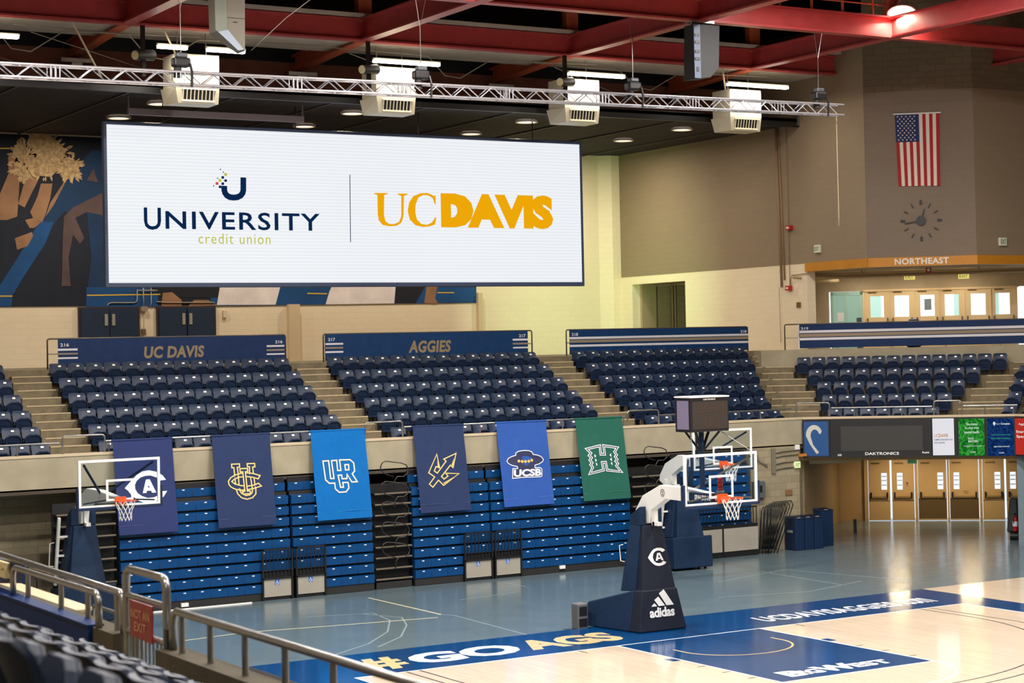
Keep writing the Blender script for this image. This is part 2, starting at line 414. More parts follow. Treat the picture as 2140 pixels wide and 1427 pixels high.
# aisle steps: half-height steps with pale noses
RX = {1:(8.1,12.57),2:(8.09,12.68),3:(8.09,13.06),4:(8.1,13.48),5:(8.13,13.93),6:(8.13,14.26)}
TX = {1:(.69,3.68),2:(.41,4.01),3:(.14,4.36),4:(-.25,4.8),5:(-.76,5.62)}
st = MB(); no = MB()
def steps(mb, nb, F, off, k, x0, x1, half=True):
    mb.M = F; nb.M = F; z = ZF(k); d = DB(k)
    if half:
        mb.box((x0,off+d-.43,z),(x1,off+d,z+.195)); nb.box((x0,off+d-.44,z+.17),(x1,off+d-.36,z+.2))
    nb.box((x0,off+d-.01,ZF(k+1)-.025 if k<6 else 5.925),(x1,off+d+.07,ZF(k+1)+.004 if k<6 else 5.954))
    if k == 6: mb.box((x0,off+d-.3,z+.19),(x1,off+d,z+.36)); nb.box((x0,off+d-.31,z+.335),(x1,off+d-.23,z+.364))
for k in range(1,7):
    for x0, x1 in ((-9.28,-8.28),(-1.33,-.37),(6.72,7.78)): steps(st, no, ID, 13.1, k, x0, x1)
    steps(st, no, ID, 13.1, k, RX[k][1]+.36, mitre(DB(k)-.2))
    t = TX.get(k,(-1.0,6.2))
    steps(st, no, F45, OFF45, k, -.27-.414*(DB(k)-.2), t[0]-.36)
    steps(st, no, F45, OFF45, k, t[1]+.36, max(t[1]+.8, 5.5+.13*k))
sb = struct('floor_aisle_steps', st, M_concd); no.build('step_nosing', M_nose, sb)

# ------------------------------------------------------------------ walls of the upper concourse
wn = MB().box((-16,30,5.5),(16.2,30.3,13.8)); struct('wall_north', wn, M_cream, fr=ID)
pil = MB().box((3.05,29.75,5.95),(3.45,30.0,7.93))
struct('column_pilaster', pil, mat('pilaster_cream',(214,192,158),.7), fr=ID)
pil2 = MB().box((10.42,29.8,5.95),(10.6,30.0,8.3)); struct('column_pilaster_slim', pil2, mat('pilaster_cream',(0,0,0)), fr=ID)
cor = MB().hexa([(15.75,30,5.95),(16.2,29.72,5.95),(16.9,29.72,5.95),(16.9,30.2,5.95)],[(15.75,30,13.7),(16.2,29.72,13.7),(16.9,29.72,13.7),(16.9,30.2,13.7)])
struct('column_corner', cor, M_cream, fr=ID)
# east wall of the north alcove: local x = -world y  (frame FEA), cream below 8.85 and tan above; a doorway recess at y 25.25..28.95
we = MB(FEA)
we.box((-30,16.56,5.5),(-28.95,16.9,8.85)); we.box((-25.25,16.56,5.5),(-17.77,16.9,8.85)); we.box((-28.95,16.56,8.55),(-25.25,16.9,8.85))
struct('wall_east', we, M_cream, fr=FEA)
wt2 = MB(FEA).box((-29.75,16.55,8.85),(-14.5,16.9,16.6)); struct('wall_east_upper', wt2, M_tan, fr=FEA)
rc = MB().box((16.9,25.25,5.9),(19.5,25.4,8.6)).box((16.9,28.8,5.9),(19.5,28.95,8.6)).box((19.5,25.25,5.9),(19.7,28.95,8.6)).box((16.9,25.25,8.55),(19.7,28.95,8.7))
struct('wall_recess', rc, mat('recess_tan',(170,146,116),.8), fr=ID)
# chamfered corner wall with the sign, and its return
S31 = 31.06*S2
wc = MB(F45).box((1.45,S31,8.85),(4.95,S31+.35,14.2)); struct('wall_northeast', wc, M_brown, fr=F45)
wr = MB().box((19.02,12.03,8.85),(30,12.35,14.2)); struct('wall_east_return', wr, M_tan, fr=ID)
ub = MB().box((16.56,14.5,14.2),(17.2,18,16.8)); ub.M = F45; ub.box((1.45,S31-.02,14.2),(4.95,S31+.35,17.5)); ub.M = ID; ub.box((19.02,12.03,14.2),(30,12.35,17.5))
struct('wall_upper_block', ub, M_blockd, fr=ID)
gf = MB(); gf.box((16.5,14.45,8.57),(16.8,17.8,8.86)); gf.M = F45; gf.box((1.42,S31-.05,8.57),(4.98,S31+.2,8.86)); gf.M = ID; gf.box((19.0,11.98,8.57),(30,12.2,8.86))
struct('trim_1', gf, M_gold, fr=ID)
so = MB().prism([(16.62,14.55),(19.05,12.1),(28,12.1),(28,26),(16.62,26)], Matrix.Translation((0,0,8.58)), .15); struct('ceiling_vomitory', so, mat('soffit',(150,128,96),.8), fr=ID)
# back wall of the corner concourse (behind the doors), s = 38
S38 = 38*S2
dw = MB(F45); dw.box((-1.4,S38,7.93),(9,S38+.25,8.62)); dw.box((-1.4,S38,5.9),(-.5,S38+.25,7.93)); struct('wall_concourse', dw, mat('concourse_wall',(176,156,124),.7,var=.04), fr=F45)
sw = MB(F45).box((-1.2,25.3,5.9),(-.98,S38,8.6)); struct('wall_concourse_side', sw, mat('concourse_side',(128,112,86),.8), fr=F45)
# ------------------------------------------------------------------ dark slatted ceiling over the concourse, bulkhead, roof
cl = MB()
cl.box((-16,18,13.62),(16.6,30.2,13.72))
cob = struct('ceiling', cl, mat('ceiling_void',(24,22,24),.9), fr=ID)
sl = MB()
for i in range(60): sl.box((-16,18.05+i*.2,13.55),(16.55,18.16+i*.2,13.62))
sl.build('ceiling_slats', mat('ceiling_slat',(50,46,48),.7,var=.2,vs=2), cob)
rr = MB()
for x in range(-15,17,3): rr.box((x,18.05,13.5),(x+.06,30,13.56))
rr.build('ceiling_runner', mat('ceiling_runner',(72,66,64),.6), cob)
bk = MB().box((-16,18.0,13.45),(16.6,18.12,13.75)); bk.build('ceiling_edge', M_black, cob)
bh = MB().box((-18,21.0,13.7),(16.6,21.2,15.0)); struct('wall_bulkhead', bh, mat('bulkhead',(140,86,70),.8,var=.15), fr=ID)
bw = MB().box((-18,21.0,15.0),(34,21.15,20)); bw.box((-18,20.98,15.0),(34,21.14,15.12)); struct('wall_clerestory', bw, mat('clerestory_dark',(20,22,30),.35), fr=ID)
sof = MB().box((-18,16.2,15.02),(16.55,18.6,15.12)).box((-18,15.6,15.6),(34,21.1,15.68)); struct('ceiling_soffit', sof, mat('soffit_grey',(190,178,164),.8,var=.1), fr=ID)
rf = MB().box((-24,-60,19.6),(34,21.2,19.9)); struct('ceiling_roof', rf, M_dark, fr=ID)
we2 = MB().box((30,-60,-.3),(30.3,12.1,20)); struct('wall_far_east', we2, M_tan, fr=ID)
ww = MB().box((-24.3,-60,-.3),(-24,34,20)); struct('wall_west', ww, M_tan, fr=ID)
wso = MB().box((-24,-60.3,-.3),(34,-60,20)); struct('wall_south', wso, M_tan, fr=ID)
# red steel: bottom chords on a 6.7 m grid, posts, upper chords, bearing beams to the bulkhead
BX = [-13.5,-6.8,-.1,6.6,13.3,20.0]; BY = [16.0,9.0,2.0]
n = 0
for y in BY:
    struct('roof_beam', MB().ibeam((-22,y,14.95),(29.9,y,14.95),.34,.62,.05,.06), M_red)
for x in BX:
    struct('roof_beam', MB().ibeam((x,-18,14.951),(x,16.2,14.951),.34,.62,.05,.06), M_red)
    if x < 17: struct('roof_beam', MB().ibeam((x,16.1,14.94),(x,21,14.72),.3,.5,.05,.06), M_redo)
    else: struct('roof_beam', MB().ibeam((x,16.1,14.94),(16.9,20.5,14.8),.3,.5,.05,.06), M_redo)
    for y in BY: struct('roof_post', MB().ibeam((x,y,15.5),(x,y,19.6),.0,.0) if 0 else MB().box((x-.2,y-.13,15.5),(x+.2,y+.13,19.55)), M_redo)
for y in BY: struct('roof_beam', MB().ibeam((-22,y,18.3),(29.9,y,18.3),.3,.6,.05,.06), M_red)

# ------------------------------------------------------------------ lower level: block walls under the deck, corridor to the doors
lw = MB().box((-16,14.8,0),(13.2,15.0,3.1)); struct('wall_under_deck', lw, M_block, fr=ID)
ul = MB().box((-16,13.1,3.0),(12.9,18.6,3.12)); struct('ceiling_under_deck', ul, mat('deck_under',(70,62,52),.9), fr=ID)
pr_ = MB().hexa([(10.7,12.95,0),(12.5,12.95,0),(12.95,13.4,0),(10.7,14.8,0)],[(10.7,12.95,3.08),(12.5,12.95,3.08),(12.95,13.4,3.08),(10.7,14.8,3.08)])
struct('column_pier_north', pr_, M_block, fr=ID)
NL = 37.8*S2
cw = MB(F45).box((-.52,18.6,0),(-.27,NL,2.9)); struct('wall_corridor_left', cw, mat('corridor_wall',(142,118,84),.7,var=.08), fr=F45)
cr = MB(F45).box((6.19,18.35,0),(6.5,NL,3.1)); struct('wall_corridor_right', cr, mat('pier_blue',(104,122,130),.6,var=.06), fr=F45)
cbk = MB(F45); cbk.box((-.52,NL+.06,0),(.62,NL+.3,3)); cbk.box((.62,NL+.06,2.12),(6.5,NL+.3,3)); struct('wall_corridor_end', cbk, M_amber, fr=F45)
cc = MB(F45).box((-.52,18.5,2.6),(6.5,NL+.3,2.75)); struct('ceiling_corridor', cc, mat('corridor_ceiling',(170,140,92),.8), fr=F45)
bk2 = MB(F45).box((-.6,NL+.9,0),(6.5,NL+.95,2.6)); struct('window_1', bk2, emi('daylight_low',(214,228,240),1.2), fr=F45)
bk3 = MB(F45).box((-3,S38+1.1,5.9),(9,S38+1.15,8.6)); struct('window_2', bk3, emi('daylight_up',(236,246,250),1.5), fr=F45)

# ------------------------------------------------------------------ stadium seats (folded), local front = -y, origin on the floor under the back
M_seat = mat('navy_seat_plastic', (22,40,66), .45, var=.06, vs=4, spec=.4)
M_seatd = mat('navy_seat_pan', (18,36,64), .5, spec=.35)
M_seatf = mat('dark_seat_frame', (15,26,44), .5, spec=.3)
M_badge = mat('seat_number_plate', (246,244,238), .3)
def seat_proto():
    t = thing('stadium_seat', 'x', 'seat', (0,0,0))
    # backrest: curved shell with rounded top corners
    nx, nz = 9, 8; mb = MB(); W = .225; z0, z1 = .33, .685
    def P(u, v, th):
        z = z0+(z1-z0)*v; half = W*(1-.06*(1-v))
        top = max(0, (z-(z1-.07))/.07); half -= .045*top**2.5
        x = u*half; y = -.075+.13*(z-z0)/(z1-z0)*.9+.035*(1-u*u)*(.4+.6*v) + (.028*top*top)
        return (x, y-.014+th, z)
    vs = []; fs = []
    for th in (0,.032):
        for j in range(nz+1):
            for i in range(nx+1): vs.append(P(-1+2*i/nx, (j/nz)**.85, th))
    k = (nx+1)*(nz+1)
    for j in range(nz):
        for i in range(nx):
            a = j*(nx+1)+i; b = a+1; c = b+nx+1; d = a+nx+1
            fs += [(a,b,c,d),(k+b,k+a,k+d,k+c)]
    for i in range(nx):
        a = i; b = i+1; fs.append((b,a,k+a,k+b)); a = nz*(nx+1)+i; b = a+1; fs.append((a,b,k+b,k+a))
    for j in range(nz):
        a = j*(nx+1); b = a+nx+1; fs.append((a,b,k+b,k+a)); a += nx; b += nx; fs.append((b,a,k+a,k+b))
    mb.add(vs, fs); back = mb.build('backrest', M_seat, t, smooth='auto')
    pl = MB().prism([(.02,.592),(.075,.592),(.087,.604),(.087,.628),(.075,.64),(.02,.64),(.008,.628),(.008,.604)], frame((1,0,0),(0,.36,.933),(0,-.200,.03)), .012)
    pl.build('number_plate', M_badge, back)
    # folded pan with a recessed, ribbed underside
    pan = MB(); T = Matrix.Translation((0,-.165,.17)) @ Matrix.Diagonal((1.03,1,1.1,1)) @ Matrix.Rotation(math.radians(14),4,'X')
    out = [(-.185,0),(.185,0),(.2,.06),(.2,.24),(.15,.30),(.09,.335),(-.09,.335),(-.15,.30),(-.2,.24),(-.2,.06)]
    pan.prism(out, T @ frame((1,0,0),(0,0,1)), .05)
    pan.ribbon([(a*.9,.015+b*.9) for a,b in out], .035, T @ frame((1,0,0),(0,0,1),(0,-.05,0)), .022)
    po = pan.build('seat_pan', M_seatd, t, bevel=.008)
    rb = MB()
    for z in (.10,.17): rb.box((-.10,-.066,z),(.10,-.05,z+.022), T)
    rb.build('pan_rib', M_seat, po)
    ar = MB()
    for sx in (-1,): ar.box((sx*.242-.018,-.30,.40),(sx*.242+.018,-.02,.43)); ar.box((sx*.242-.012,-.16,0),(sx*.242+.012,-.06,.40)); ar.box((sx*.242-.02,-.28,.33),(sx*.242+.02,-.24,.41))
    ar.build('armrest', M_seatf, t, bevel=.006)
    lg = MB(); lg.box((-.02,-.17,0),(.02,-.05,.30)); lg.box((-.2,-.09,.27),(.2,-.05,.33)); lg.build('bracket', M_seatf, t)
    return t
SEAT = seat_proto(); SEAT_USED = False
ROWS = ['front','second','third','fourth','fifth','top']
def put_seat(F, x, d, z, rot, label, group):
    global SEAT_USED
    p = F @ Vector((x,d,z))
    if not SEAT_USED:
        SEAT.location = p; SEAT.rotation_euler = (0,0,rot); SEAT['label'] = label; SEAT['group'] = group; SEAT_USED = True
    else: dup(SEAT, p, rot, label, group)
BAN = [(-8.25,-6.78),(-5.76,-4.24),(-3.13,-1.62),(-.23,1.26),(2.27,3.82),(4.77,6.30)]
def hidden_n(x): return any(a+.05 < x-.1 and x+.12 < b-.0 for a,b in [(a+.45,b+.6) for a,b in BAN])   # front-row seats wholly behind a banner
def row_labels(n, k, sec, last=6):
    r = {1:'front row', last:'top row'}.get(k, ORD[k-1]+' row up')
    L = []
    for i in range(n):
        pos = ORD[i]+' from left' if i < n-1 else 'rightmost'
        if i == 0: pos = 'leftmost'
        L.append('navy seat, %s in %s, %s' % (pos, r, sec))
    return L
def seat_row(F, off, k, x0, x1, n, rot, sec, group, hide=None, last=6, fromleft=True):
    xs = [x0+(x1-x0)*i/max(1,n-1)-.06 for i in range(n)]
    if hide: xs = [x for x in xs if not hide(x)]
    for x, lb in zip(xs, row_labels(len(xs), k, sec, last)):
        put_seat(F, x, off+DB(k)-.10, ZF(k), rot, lb, group)
for k in range(1,7):
    h = hidden_n if k == 1 else None
    seat_row(ID, 13.1, k, -7.96, -1.66, 14, 0, 'below UC DAVIS rail banner', 'seats of section 216', h)
    seat_row(ID, 13.1, k, -.05, 6.4, 14, 0, 'below AGGIES rail banner', 'seats of section 217', h)
    a, b = RX[k]; nn = {6:13,5:13,4:12,3:11,2:10,1:10}[k]
    seat_row(ID, 13.1, k, a, b, nn, 0, 'block right of AGGIES seats', 'seats of section 218')
    seat_row(ID, 13.1, k, -9.61-.484*(2 if k < 5 else 1), -9.61, 3 if k < 5 else 2, 0, 'block at left picture edge', 'seats left of section 216')
    if k < 6:
        a, b = TX[k]
        seat_row(F45, OFF45, k, a, b, {5:14,4:11,3:9,2:8,1:7}[k], -math.pi/4, 'corner block above black scoreboard', 'seats of section 219', None, 5)
# the block right of 219, turned toward the court
for k in (1,2,3,4):
    for i in range(2):
        put_seat(F45, 5.86+.13*k+.60*i, OFF45+DB(k)-.12, ZF(k), -math.pi/4-math.radians(24), 'navy seat at right picture edge, %s in %s' % (['left one','right one'][i], ['front row','second row up','third row up','fourth row up'][k-1]), 'seats right of section 219')
# near stand, seen from behind (faces east)
NS = {1:(-20.35,6),2:(-21.05,8),3:(-24.15,7),4:(-25.75,6)}
for k,(y0,n) in NS.items():
    for i in range(n):
        y = y0-.484*i
        r = {1:'row beside railing',2:'second row from railing',3:'third row from railing',4:'nearest row, fourth from railing'}[k]
        put_seat(FWE, y, 17.7+DB(k)-.34, ZF(k), math.pi/2, 'blurred navy foreground seat, %s from far end, %s' % (ORD[i], r), 'near seats at lower left')

# ------------------------------------------------------------------ retracted bleachers
M_bl = mat('bleacher_blue', (4,66,120), .42, var=.07, vs=3, spec=.3)
M_bld = mat('bleacher_seam', (8,48,96), .5)
BZ = lambda k: .20+.274*k
def bleacher(name, label, x0, x1, notch=None, top=10):
    xm = (x0+x1)/2
    t = thing(name, label, 'bleacher', (xm,13.0,0), 0, 'retracted bleacher sections')
    fr_ = MB().hexa([(x0,12.79,0),(x1,12.79,0),(x1,13.06,0),(x0,13.06,0)],[(x0,12.95,2.7),(x1,12.95,2.7),(x1,13.06,2.7),(x0,13.06,2.7)]); fr_.box((x0,13.06,2.5),(x1,13.4,3.05))
    fr_.build('folding_frame', M_black, t)
    nx0 = x0 if not notch or notch[0] > x0+.1 else notch[1]; nx1 = x1 if not notch or notch[1] < x1-.1 else notch[0]
    MB().box((nx0,12.66,.01),(nx1,12.80,.19)).build('kick_board', M_blk2, t)
    for k in range(top):
        a, b = (nx0,nx1) if k < 2 else (x0,x1)
        y = 12.62+.021*k+(.2 if k == 9 else 0); z = BZ(k)+(.05 if k == 9 else 0); q = MB()
        q.hexa([(a,y+.02,z),(b,y+.02,z),(b,y+.20,z),(a,y+.20,z)],[(a,y,z+.205),(b,y,z+.205),(b,y+.20,z+.225),(a,y+.20,z+.225)])
        nn = max(1, round((b-a)/.46)); sm = MB(); pl = MB()
        for i in range(nn):
            xx = a+(b-a)*(i+.5)/nn
            pl.box((xx-.035,y-.004,z+.165),(xx+.03,y+.03,z+.19))
            if i: sm.box((a+(b-a)*i/nn-.006,y+.002,z+.01),(a+(b-a)*i/nn+.006,y+.04,z+.2))
        q.build('seat_board', M_bl, t, extra=((sm,M_bld),(pl,mat('tag_white',(226,230,232),.4))))
    return t
def isa(mb, T, s):                                   # wheelchair symbol
    mb.prism(arc(.0,.9*s,.1*s,0,360,10)[:-1], T, .003)
    mb.ribbon([(0,.78*s),(.0,.42*s),(.3*s,.42*s),(.42*s,.1*s)], .08*s, T, .003, False); mb.ribbon([(0,.62*s),(.25*s,.62*s)], .07*s, T, .003, False)
    mb.ribbon(arc(.02*s,.28*s,.28*s,120,350,12), .07*s, T, .003, False)
def bay(label, x0, x1):
    t = thing('wheelchair_bay', label, 'wheelchair bay', ((x0+x1)/2,12.7,0), 0, 'wheelchair bays in the bleachers')
    MB().box((x0+.04,12.60,.09),(x1-.04,12.64,.53)).build('panel', M_gray, t)
    MB().box((x0,12.64,0),(x1,12.77,.70)).build('recess', M_black, t)
    f = MB()
    for x in (x0+.01,x1-.01): f.box((x-.02,12.57,0.0),(x+.02,12.61,1.30))
    f.box((x0,12.57,1.26),(x1,12.6,1.30)); f.box((x0,12.57,.53),(x1,12.66,.57)); f.box((x0,12.575,.74),(x1,12.595,.76))
    n = 8
    for i in range(1,n): x = x0+(x1-x0)*i/n; f.box((x-.009,12.58,.56),(x+.009,12.598,1.27))
    f.build('railing', M_black, t)
    s = MB(); T = vplane(12.597,(x0+x1)/2-.02,.385); s.prism([(-.05,0),(.06,0),(.06,.13),(-.05,.13)], T, .002); o = s.build('symbol_plate', mat('symbol_blue',(40,100,190),.4), t)
    s = MB(); isa(s, vplane(12.594,(x0+x1)/2-.02,.39), .11); s.build('symbol', M_whiten, o)
bleacher('bleacher_section', 'blue retracted bleachers below banner with large letter C, far left section', -8.2, -3.85, (-4.65,-3.85))
bleacher('bleacher_section', 'narrow blue bleacher section below the bright blue UCR banner', -3.77, -1.58, (-3.77,-2.94))
bleacher('bleacher_section', 'narrow blue bleacher section below the banner with trident', -.41, 1.86, (1.0,1.86))
bleacher('bleacher_section', 'wide blue bleacher section below the UCSB and green H banners', 1.93, 6.33, (1.93,2.75))
bleacher('bleacher_section', 'blue bleacher section behind the shot clock, above long grey panel', 7.95, 10.52, None).location
bay('grey wheelchair bay left of pair nearer the left hoop', -4.65, -3.85)
bay('grey wheelchair bay right of pair nearer the left hoop', -3.75, -2.95)
bay('grey wheelchair bay left of pair under trident and UCSB banners', 1.02, 1.86)
bay('grey wheelchair bay right of pair under trident and UCSB banners', 1.94, 2.75)
t = thing('barrier_panel', 'long grey barrier panel with black railing behind the second hoop', 'barrier', (9.3,12.4,0))
MB().box((8.0,12.35,.17),(10.5,12.42,.84)).build('panel', M_gray, t)
f = MB().box((8.0,12.37,0),(10.5,12.5,.17)); f.box((8.0,12.36,.84),(10.5,12.44,.94)); f.box((8,12.38,1.4),(10.5,12.41,1.44)); f.box((9.22,12.33,.1),(9.27,12.36,.85))
for i in range(22): x = 8.02+i*.117; f.box((x,12.385,.9),(x+.018,12.405,1.42))
f.build('railing', M_black, t)
def stairs(label, x0, x1, loops=True, top=10):
    t = thing('bleacher_stairs', label, 'stairs', ((x0+x1)/2,12.9,0), 0, 'folded bleacher stairs')
    MB().box((x0,12.95,0),(x1,13.04,2.75)).build('backing', M_black, t)
    MB().box((x0+.04,12.7,.0),(x1-.04,12.8,.18)).build('kick_board', M_blk2, t)
    for k in range(9):
        z = .22+.28*k
        s = MB().box((x0+.02,12.68,z),(x1-.02,12.98,z+.05)).build('step', M_blk2, t)
        MB().box((x0+.03,12.672,z+.02),(x1-.03,12.69,z+.052)).build('step_edge', mat('step_edge',(120,108,88),.6), s)
    if loops:
        xc = (x0+x1)/2+.02
        for k in range(5):
            z = 2.95-.53*k; y = 12.6
            pts = [(xc-.02,y,z-.02),(xc-.25,y,z+.06),(xc-.36,y,z+.14),(xc-.40,y,z+.25),(xc-.35,y,z+.36),(xc-.25,y,z+.40),(xc+.2,y,z+.33),(xc+.34,y,z+.27),(xc+.40,y,z+.15),(xc+.36,y,z+.04),(xc+.25,y,z-.03),(xc+.08,y,z-.02),(xc,y,z-.12),(xc-.02,y,z-.3)]
            MB().tube(pts, .016, 6).build('handrail', mat('handrail_grey',(70,66,62),.3,.6), t, smooth=True)
stairs('black folded bleacher stairs with loop handrails between UCR and trident banners', -1.54, -.45)
stairs('black folded bleacher stairs behind the near hoop, right of green banner', 6.38, 7.9)
stairs('black folded bleacher stairs behind the left hoop', -9.75, -8.28, False)
tag(MB().box((3.95,12.6,.10),(4.12,12.655,.19)).build('outlet_box', M_white, None), 'small white box on black kickboard below the UCSB banner', 'outlet box')
tag(MB().box((-6.75,12.58,.05),(-6.57,12.655,.14)).build('outlet_box', M_white, None), 'small white box on black kickboard of far left bleachers', 'outlet box')
tag(MB().box((-8.1,12.42,0.0),(-5.0,12.47,.03)).build('floor_pole', M_white, None), 'long thin white pole lying on floor before left bleachers', 'pole')
# stacked folding rails at both ends of the bleachers
def railframe(x0, x1, y, h, lean, M, nb=7):
    mb = MB(M); mb.tube([(x0,y,0),(x0+lean*.2,y,h*.92),(x0+lean*.2+.06,y,h),(x1+lean-.06,y,h),(x1+lean,y,h*.92),(x1,y,0)], .016, 6)
    for i in range(1,nb): a = x0+(x1-x0)*i/nb; mb.cyl((a,y,.12),(a+lean*i/nb,y,h-.02),.008,None,6)
    mb.cyl((x0,y,.12),(x1,y,.12),.012,None,6)
    return mb
lb = ['first black folded railing leaning beside right bleachers, nearest the bleachers','second black folded railing leaning beside right bleachers','third black folded railing leaning beside right bleachers','outermost black folded railing leaning beside right bleachers, nearest the bins']
for i in range(4):
    tag(railframe(10.62+.07*i,10.92+.07*i,12.5-.07*i,1.36+.05*i,.62,ID,12).build('folded_railing', M_black, None, smooth=True), lb[i], 'railing', 'folded railings right of bleachers')
lb = ['tallest black folded railing at left, against the block wall','second black folded railing in left stack by block wall','third black folded railing in left stack by block wall','shortest black folded railing in left stack, nearest the stairs']
for i in range(4):
    tag(railframe(-11.0+.1*i,-10.4+.1*i,13.6-.2*i,1.45-.13*i,-.02,ID,9).build('folded_railing', M_black, None, smooth=True), lb[i], 'railing', 'folded railings left of bleachers')

# ------------------------------------------------------------------ recycling bins
M_bin = mat('bin_navy', (18,40,70), .5, spec=.3)
def bin_(label, T, w, d, h, txt=None):
    o = T.to_translation(); t = thing('recycling_bin', label, 'bin', tuple(o), T.to_euler().z, 'navy recycling bins')
    MB(T).box((-w/2,-d/2,.0),(w/2,d/2,h)).build('body', M_bin, t, bevel=.015)
    mb = MB(T); mb.hexa([(-w/2-.01,-d/2-.01,h),(w/2+.01,-d/2-.01,h),(w/2+.01,d/2+.01,h),(-w/2-.01,d/2+.01,h)],[(-w/2,-d/2,h+.02),(w/2,-d/2,h+.02),(w/2,d/2,h+.06),(-w/2,d/2,h+.06)]); l = mb.build('lid', mat('bin_lid',(20,34,66),.4), t)
    MB(T).box((-w*.28,-d*.2,h+.03),(w*.28,d*.15,h+.062)).build('slot', M_black, l)
    mb = MB(T); mb.prism([(-.05,-.02),(.06,-.02),(.06,.03),(-.05,.03)], frame((1,0,0),(0,1,0),(0,-d*.36,h+.028)), .004); mb.build('lid_sticker', M_white, l)
    if txt:
        mb = MB(T); text(mb, txt, frame((0,-1,0),(0,0,1),(-w/2-.004,.14,h*.56)), 0, 0, .26, .075, .01); mb.build('lettering', M_whiten, t)
for i in range(3):
    bin_(['leftmost navy recycling bin of three with white UC DAVIS lettering','middle navy recycling bin of the three in a row','rightmost navy recycling bin of the three in a row'][i], Matrix.Translation((12.03+.352*i,12.62,0)), .325, .56, .94, 'UC DAVIS' if i == 0 else None)
bin_('separate navy recycling bin standing behind the row of three', Matrix.Translation((13.36,12.95,0)), .46, .42, 1.08, None)
# ------------------------------------------------------------------ corridor doors (local frame of the corner)
M_door = mat('tan_door', (190,160,116), .42, var=.03, vs=2)
M_lite = emi('door_daylight', (222,234,246), 1.25)
M_kick = mat('kick_plate', (112,92,62), .35, .4)
def corr_door(n, lab, t0, t1, win, kick=False, zl=0):
    t = thing('corridor_door', lab, 'door', tuple(F45 @ Vector(((t0+t1)/2,NL,0))), -math.pi/4, 'tan corridor doors')
    MB(F45).box((t0+.02,NL-.05,.02),(t1-.02,NL,2.08)).build('door_leaf', M_door, t, bevel=.006)
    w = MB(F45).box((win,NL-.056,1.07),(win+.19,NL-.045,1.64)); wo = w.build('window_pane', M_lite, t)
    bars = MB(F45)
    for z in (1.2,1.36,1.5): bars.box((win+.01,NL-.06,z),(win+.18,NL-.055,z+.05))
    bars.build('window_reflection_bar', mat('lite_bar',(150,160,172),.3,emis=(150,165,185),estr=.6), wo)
    b = MB(F45); b.box((t0+.08,NL-.12,.79),(t1-.08,NL-.08,.84)); bo = b.build('push_bar', mat('push_bar',(176,146,98),.3,.6), t)
    e = MB(F45)
    for a in (t0+.09,t1-.13): e.box((a,NL-.13,.78),(a+.05,NL-.06,.98))
    e.build('bar_end', M_black, bo)
    MB(F45).box((t0+.12,NL-.1,1.96),(t0+.42,NL-.05,2.0)).build('closer', mat('closer',(120,96,60),.4,.5), t)
    if kick: MB(F45).box((t0+.03,NL-.06,.08),(t1-.03,NL-.05,.76)).build('kick_plate', M_kick, t)
    else: MB(F45).box((t0+.03,NL-.06,.68),(t1-.03,NL-.052,.70)).build('trim_strip', M_kick, t)
    return t
corr_door(1,'tan corridor door at far left under black scoreboard, narrow window right', .74,1.52,1.21)
d2 = corr_door(2,'tan corridor door with small black upward arrow, second from left', 1.55,2.35,1.75)
am = MB(); Tm = F45 @ frame((1,0,0),(0,0,1),(0,NL-.057,0)); am.ribbon([(2.1,1.18),(2.1,1.32)], .014, Tm, .003, False); am.ribbon([(2.06,1.26),(2.1,1.32),(2.14,1.26)], .014, Tm, .003, False); am.build('arrow_mark', M_black, d2)
corr_door(3,'wide tan corridor door with dark kick plate, left of center post', 2.45,3.46,3.14,True)
d4 = corr_door(4,'wide tan corridor door with dark kick plate, right of center post', 3.53,4.55,3.69,True)
mb = MB(); text(mb, 'EMERGENCY', Tm, 4.0,.98,.22,.03); text(mb, 'EXIT ONLY', Tm, 4.03,.92,.16,.03); mb.build('lettering', M_black, d4)
corr_door(5,'tan corridor door with paper taped inside its window, second from right', 4.65,5.42,5.08)
corr_door(6,'tan corridor door at right, partly behind the dark cart', 5.45,6.18,5.6)
fr_ = MB(F45)
for a,b in ((.62,.74),(2.36,2.45),(3.47,3.53),(4.56,4.65)): fr_.box((a,NL-.07,0),(b,NL+.05,2.12))
fr_.box((.62,NL-.07,2.08),(6.19,NL+.05,2.2)); struct('trim_2', fr_, M_door, fr=F45)
def tube_light(name, lab, M, x0, x1, y, z, wd, power, col, grp, aim=(0,0,-1), tstr=4.):
    t = thing(name, lab, 'light', tuple(M @ Vector(((x0+x1)/2,y,z))), M.to_euler().z, grp)
    MB(M).box((x0,y-wd*.3,z+.07),(x1,y+wd*.3,z+.13)).build('housing', mat('fixture_white',(214,210,200),.5), t)
    MB(M).box((x0+.03,y-wd/2,z),(x1-.03,y+wd/2,z+.07)).build('lamp_tube', emi('tube_'+name, col, tstr), t)
    p = M @ Vector(((x0+x1)/2,y,z-.04)); l = area(name+'_glow', p, (x1-x0)*.9, power, lin(col), aim, 'RECTANGLE', wd)
    l.rotation_euler = (0,0,M.to_euler().z)
tube_light('corridor_light','left glowing ceiling tube over the corridor doors', F45, 1.55, 2.25, 25.2, 2.42, .16, 45, (255,226,176), 'corridor ceiling lights')
tube_light('corridor_light','right glowing ceiling tube over the corridor doors', F45, 3.9, 4.7, 25.2, 2.42, .16, 45, (255,226,176), 'corridor ceiling lights')
duct = MB(F45).tube([(-1.2,19.4,2.5),(.6,20.2,2.5),(1.3,22,2.5),(1.5,25,2.5)], .1, 10); tag(duct.build('ceiling_pipe', mat('pipe_beige',(196,176,140),.5), None, smooth=True), 'fat beige pipe under corridor ceiling left of doors', 'pipe')
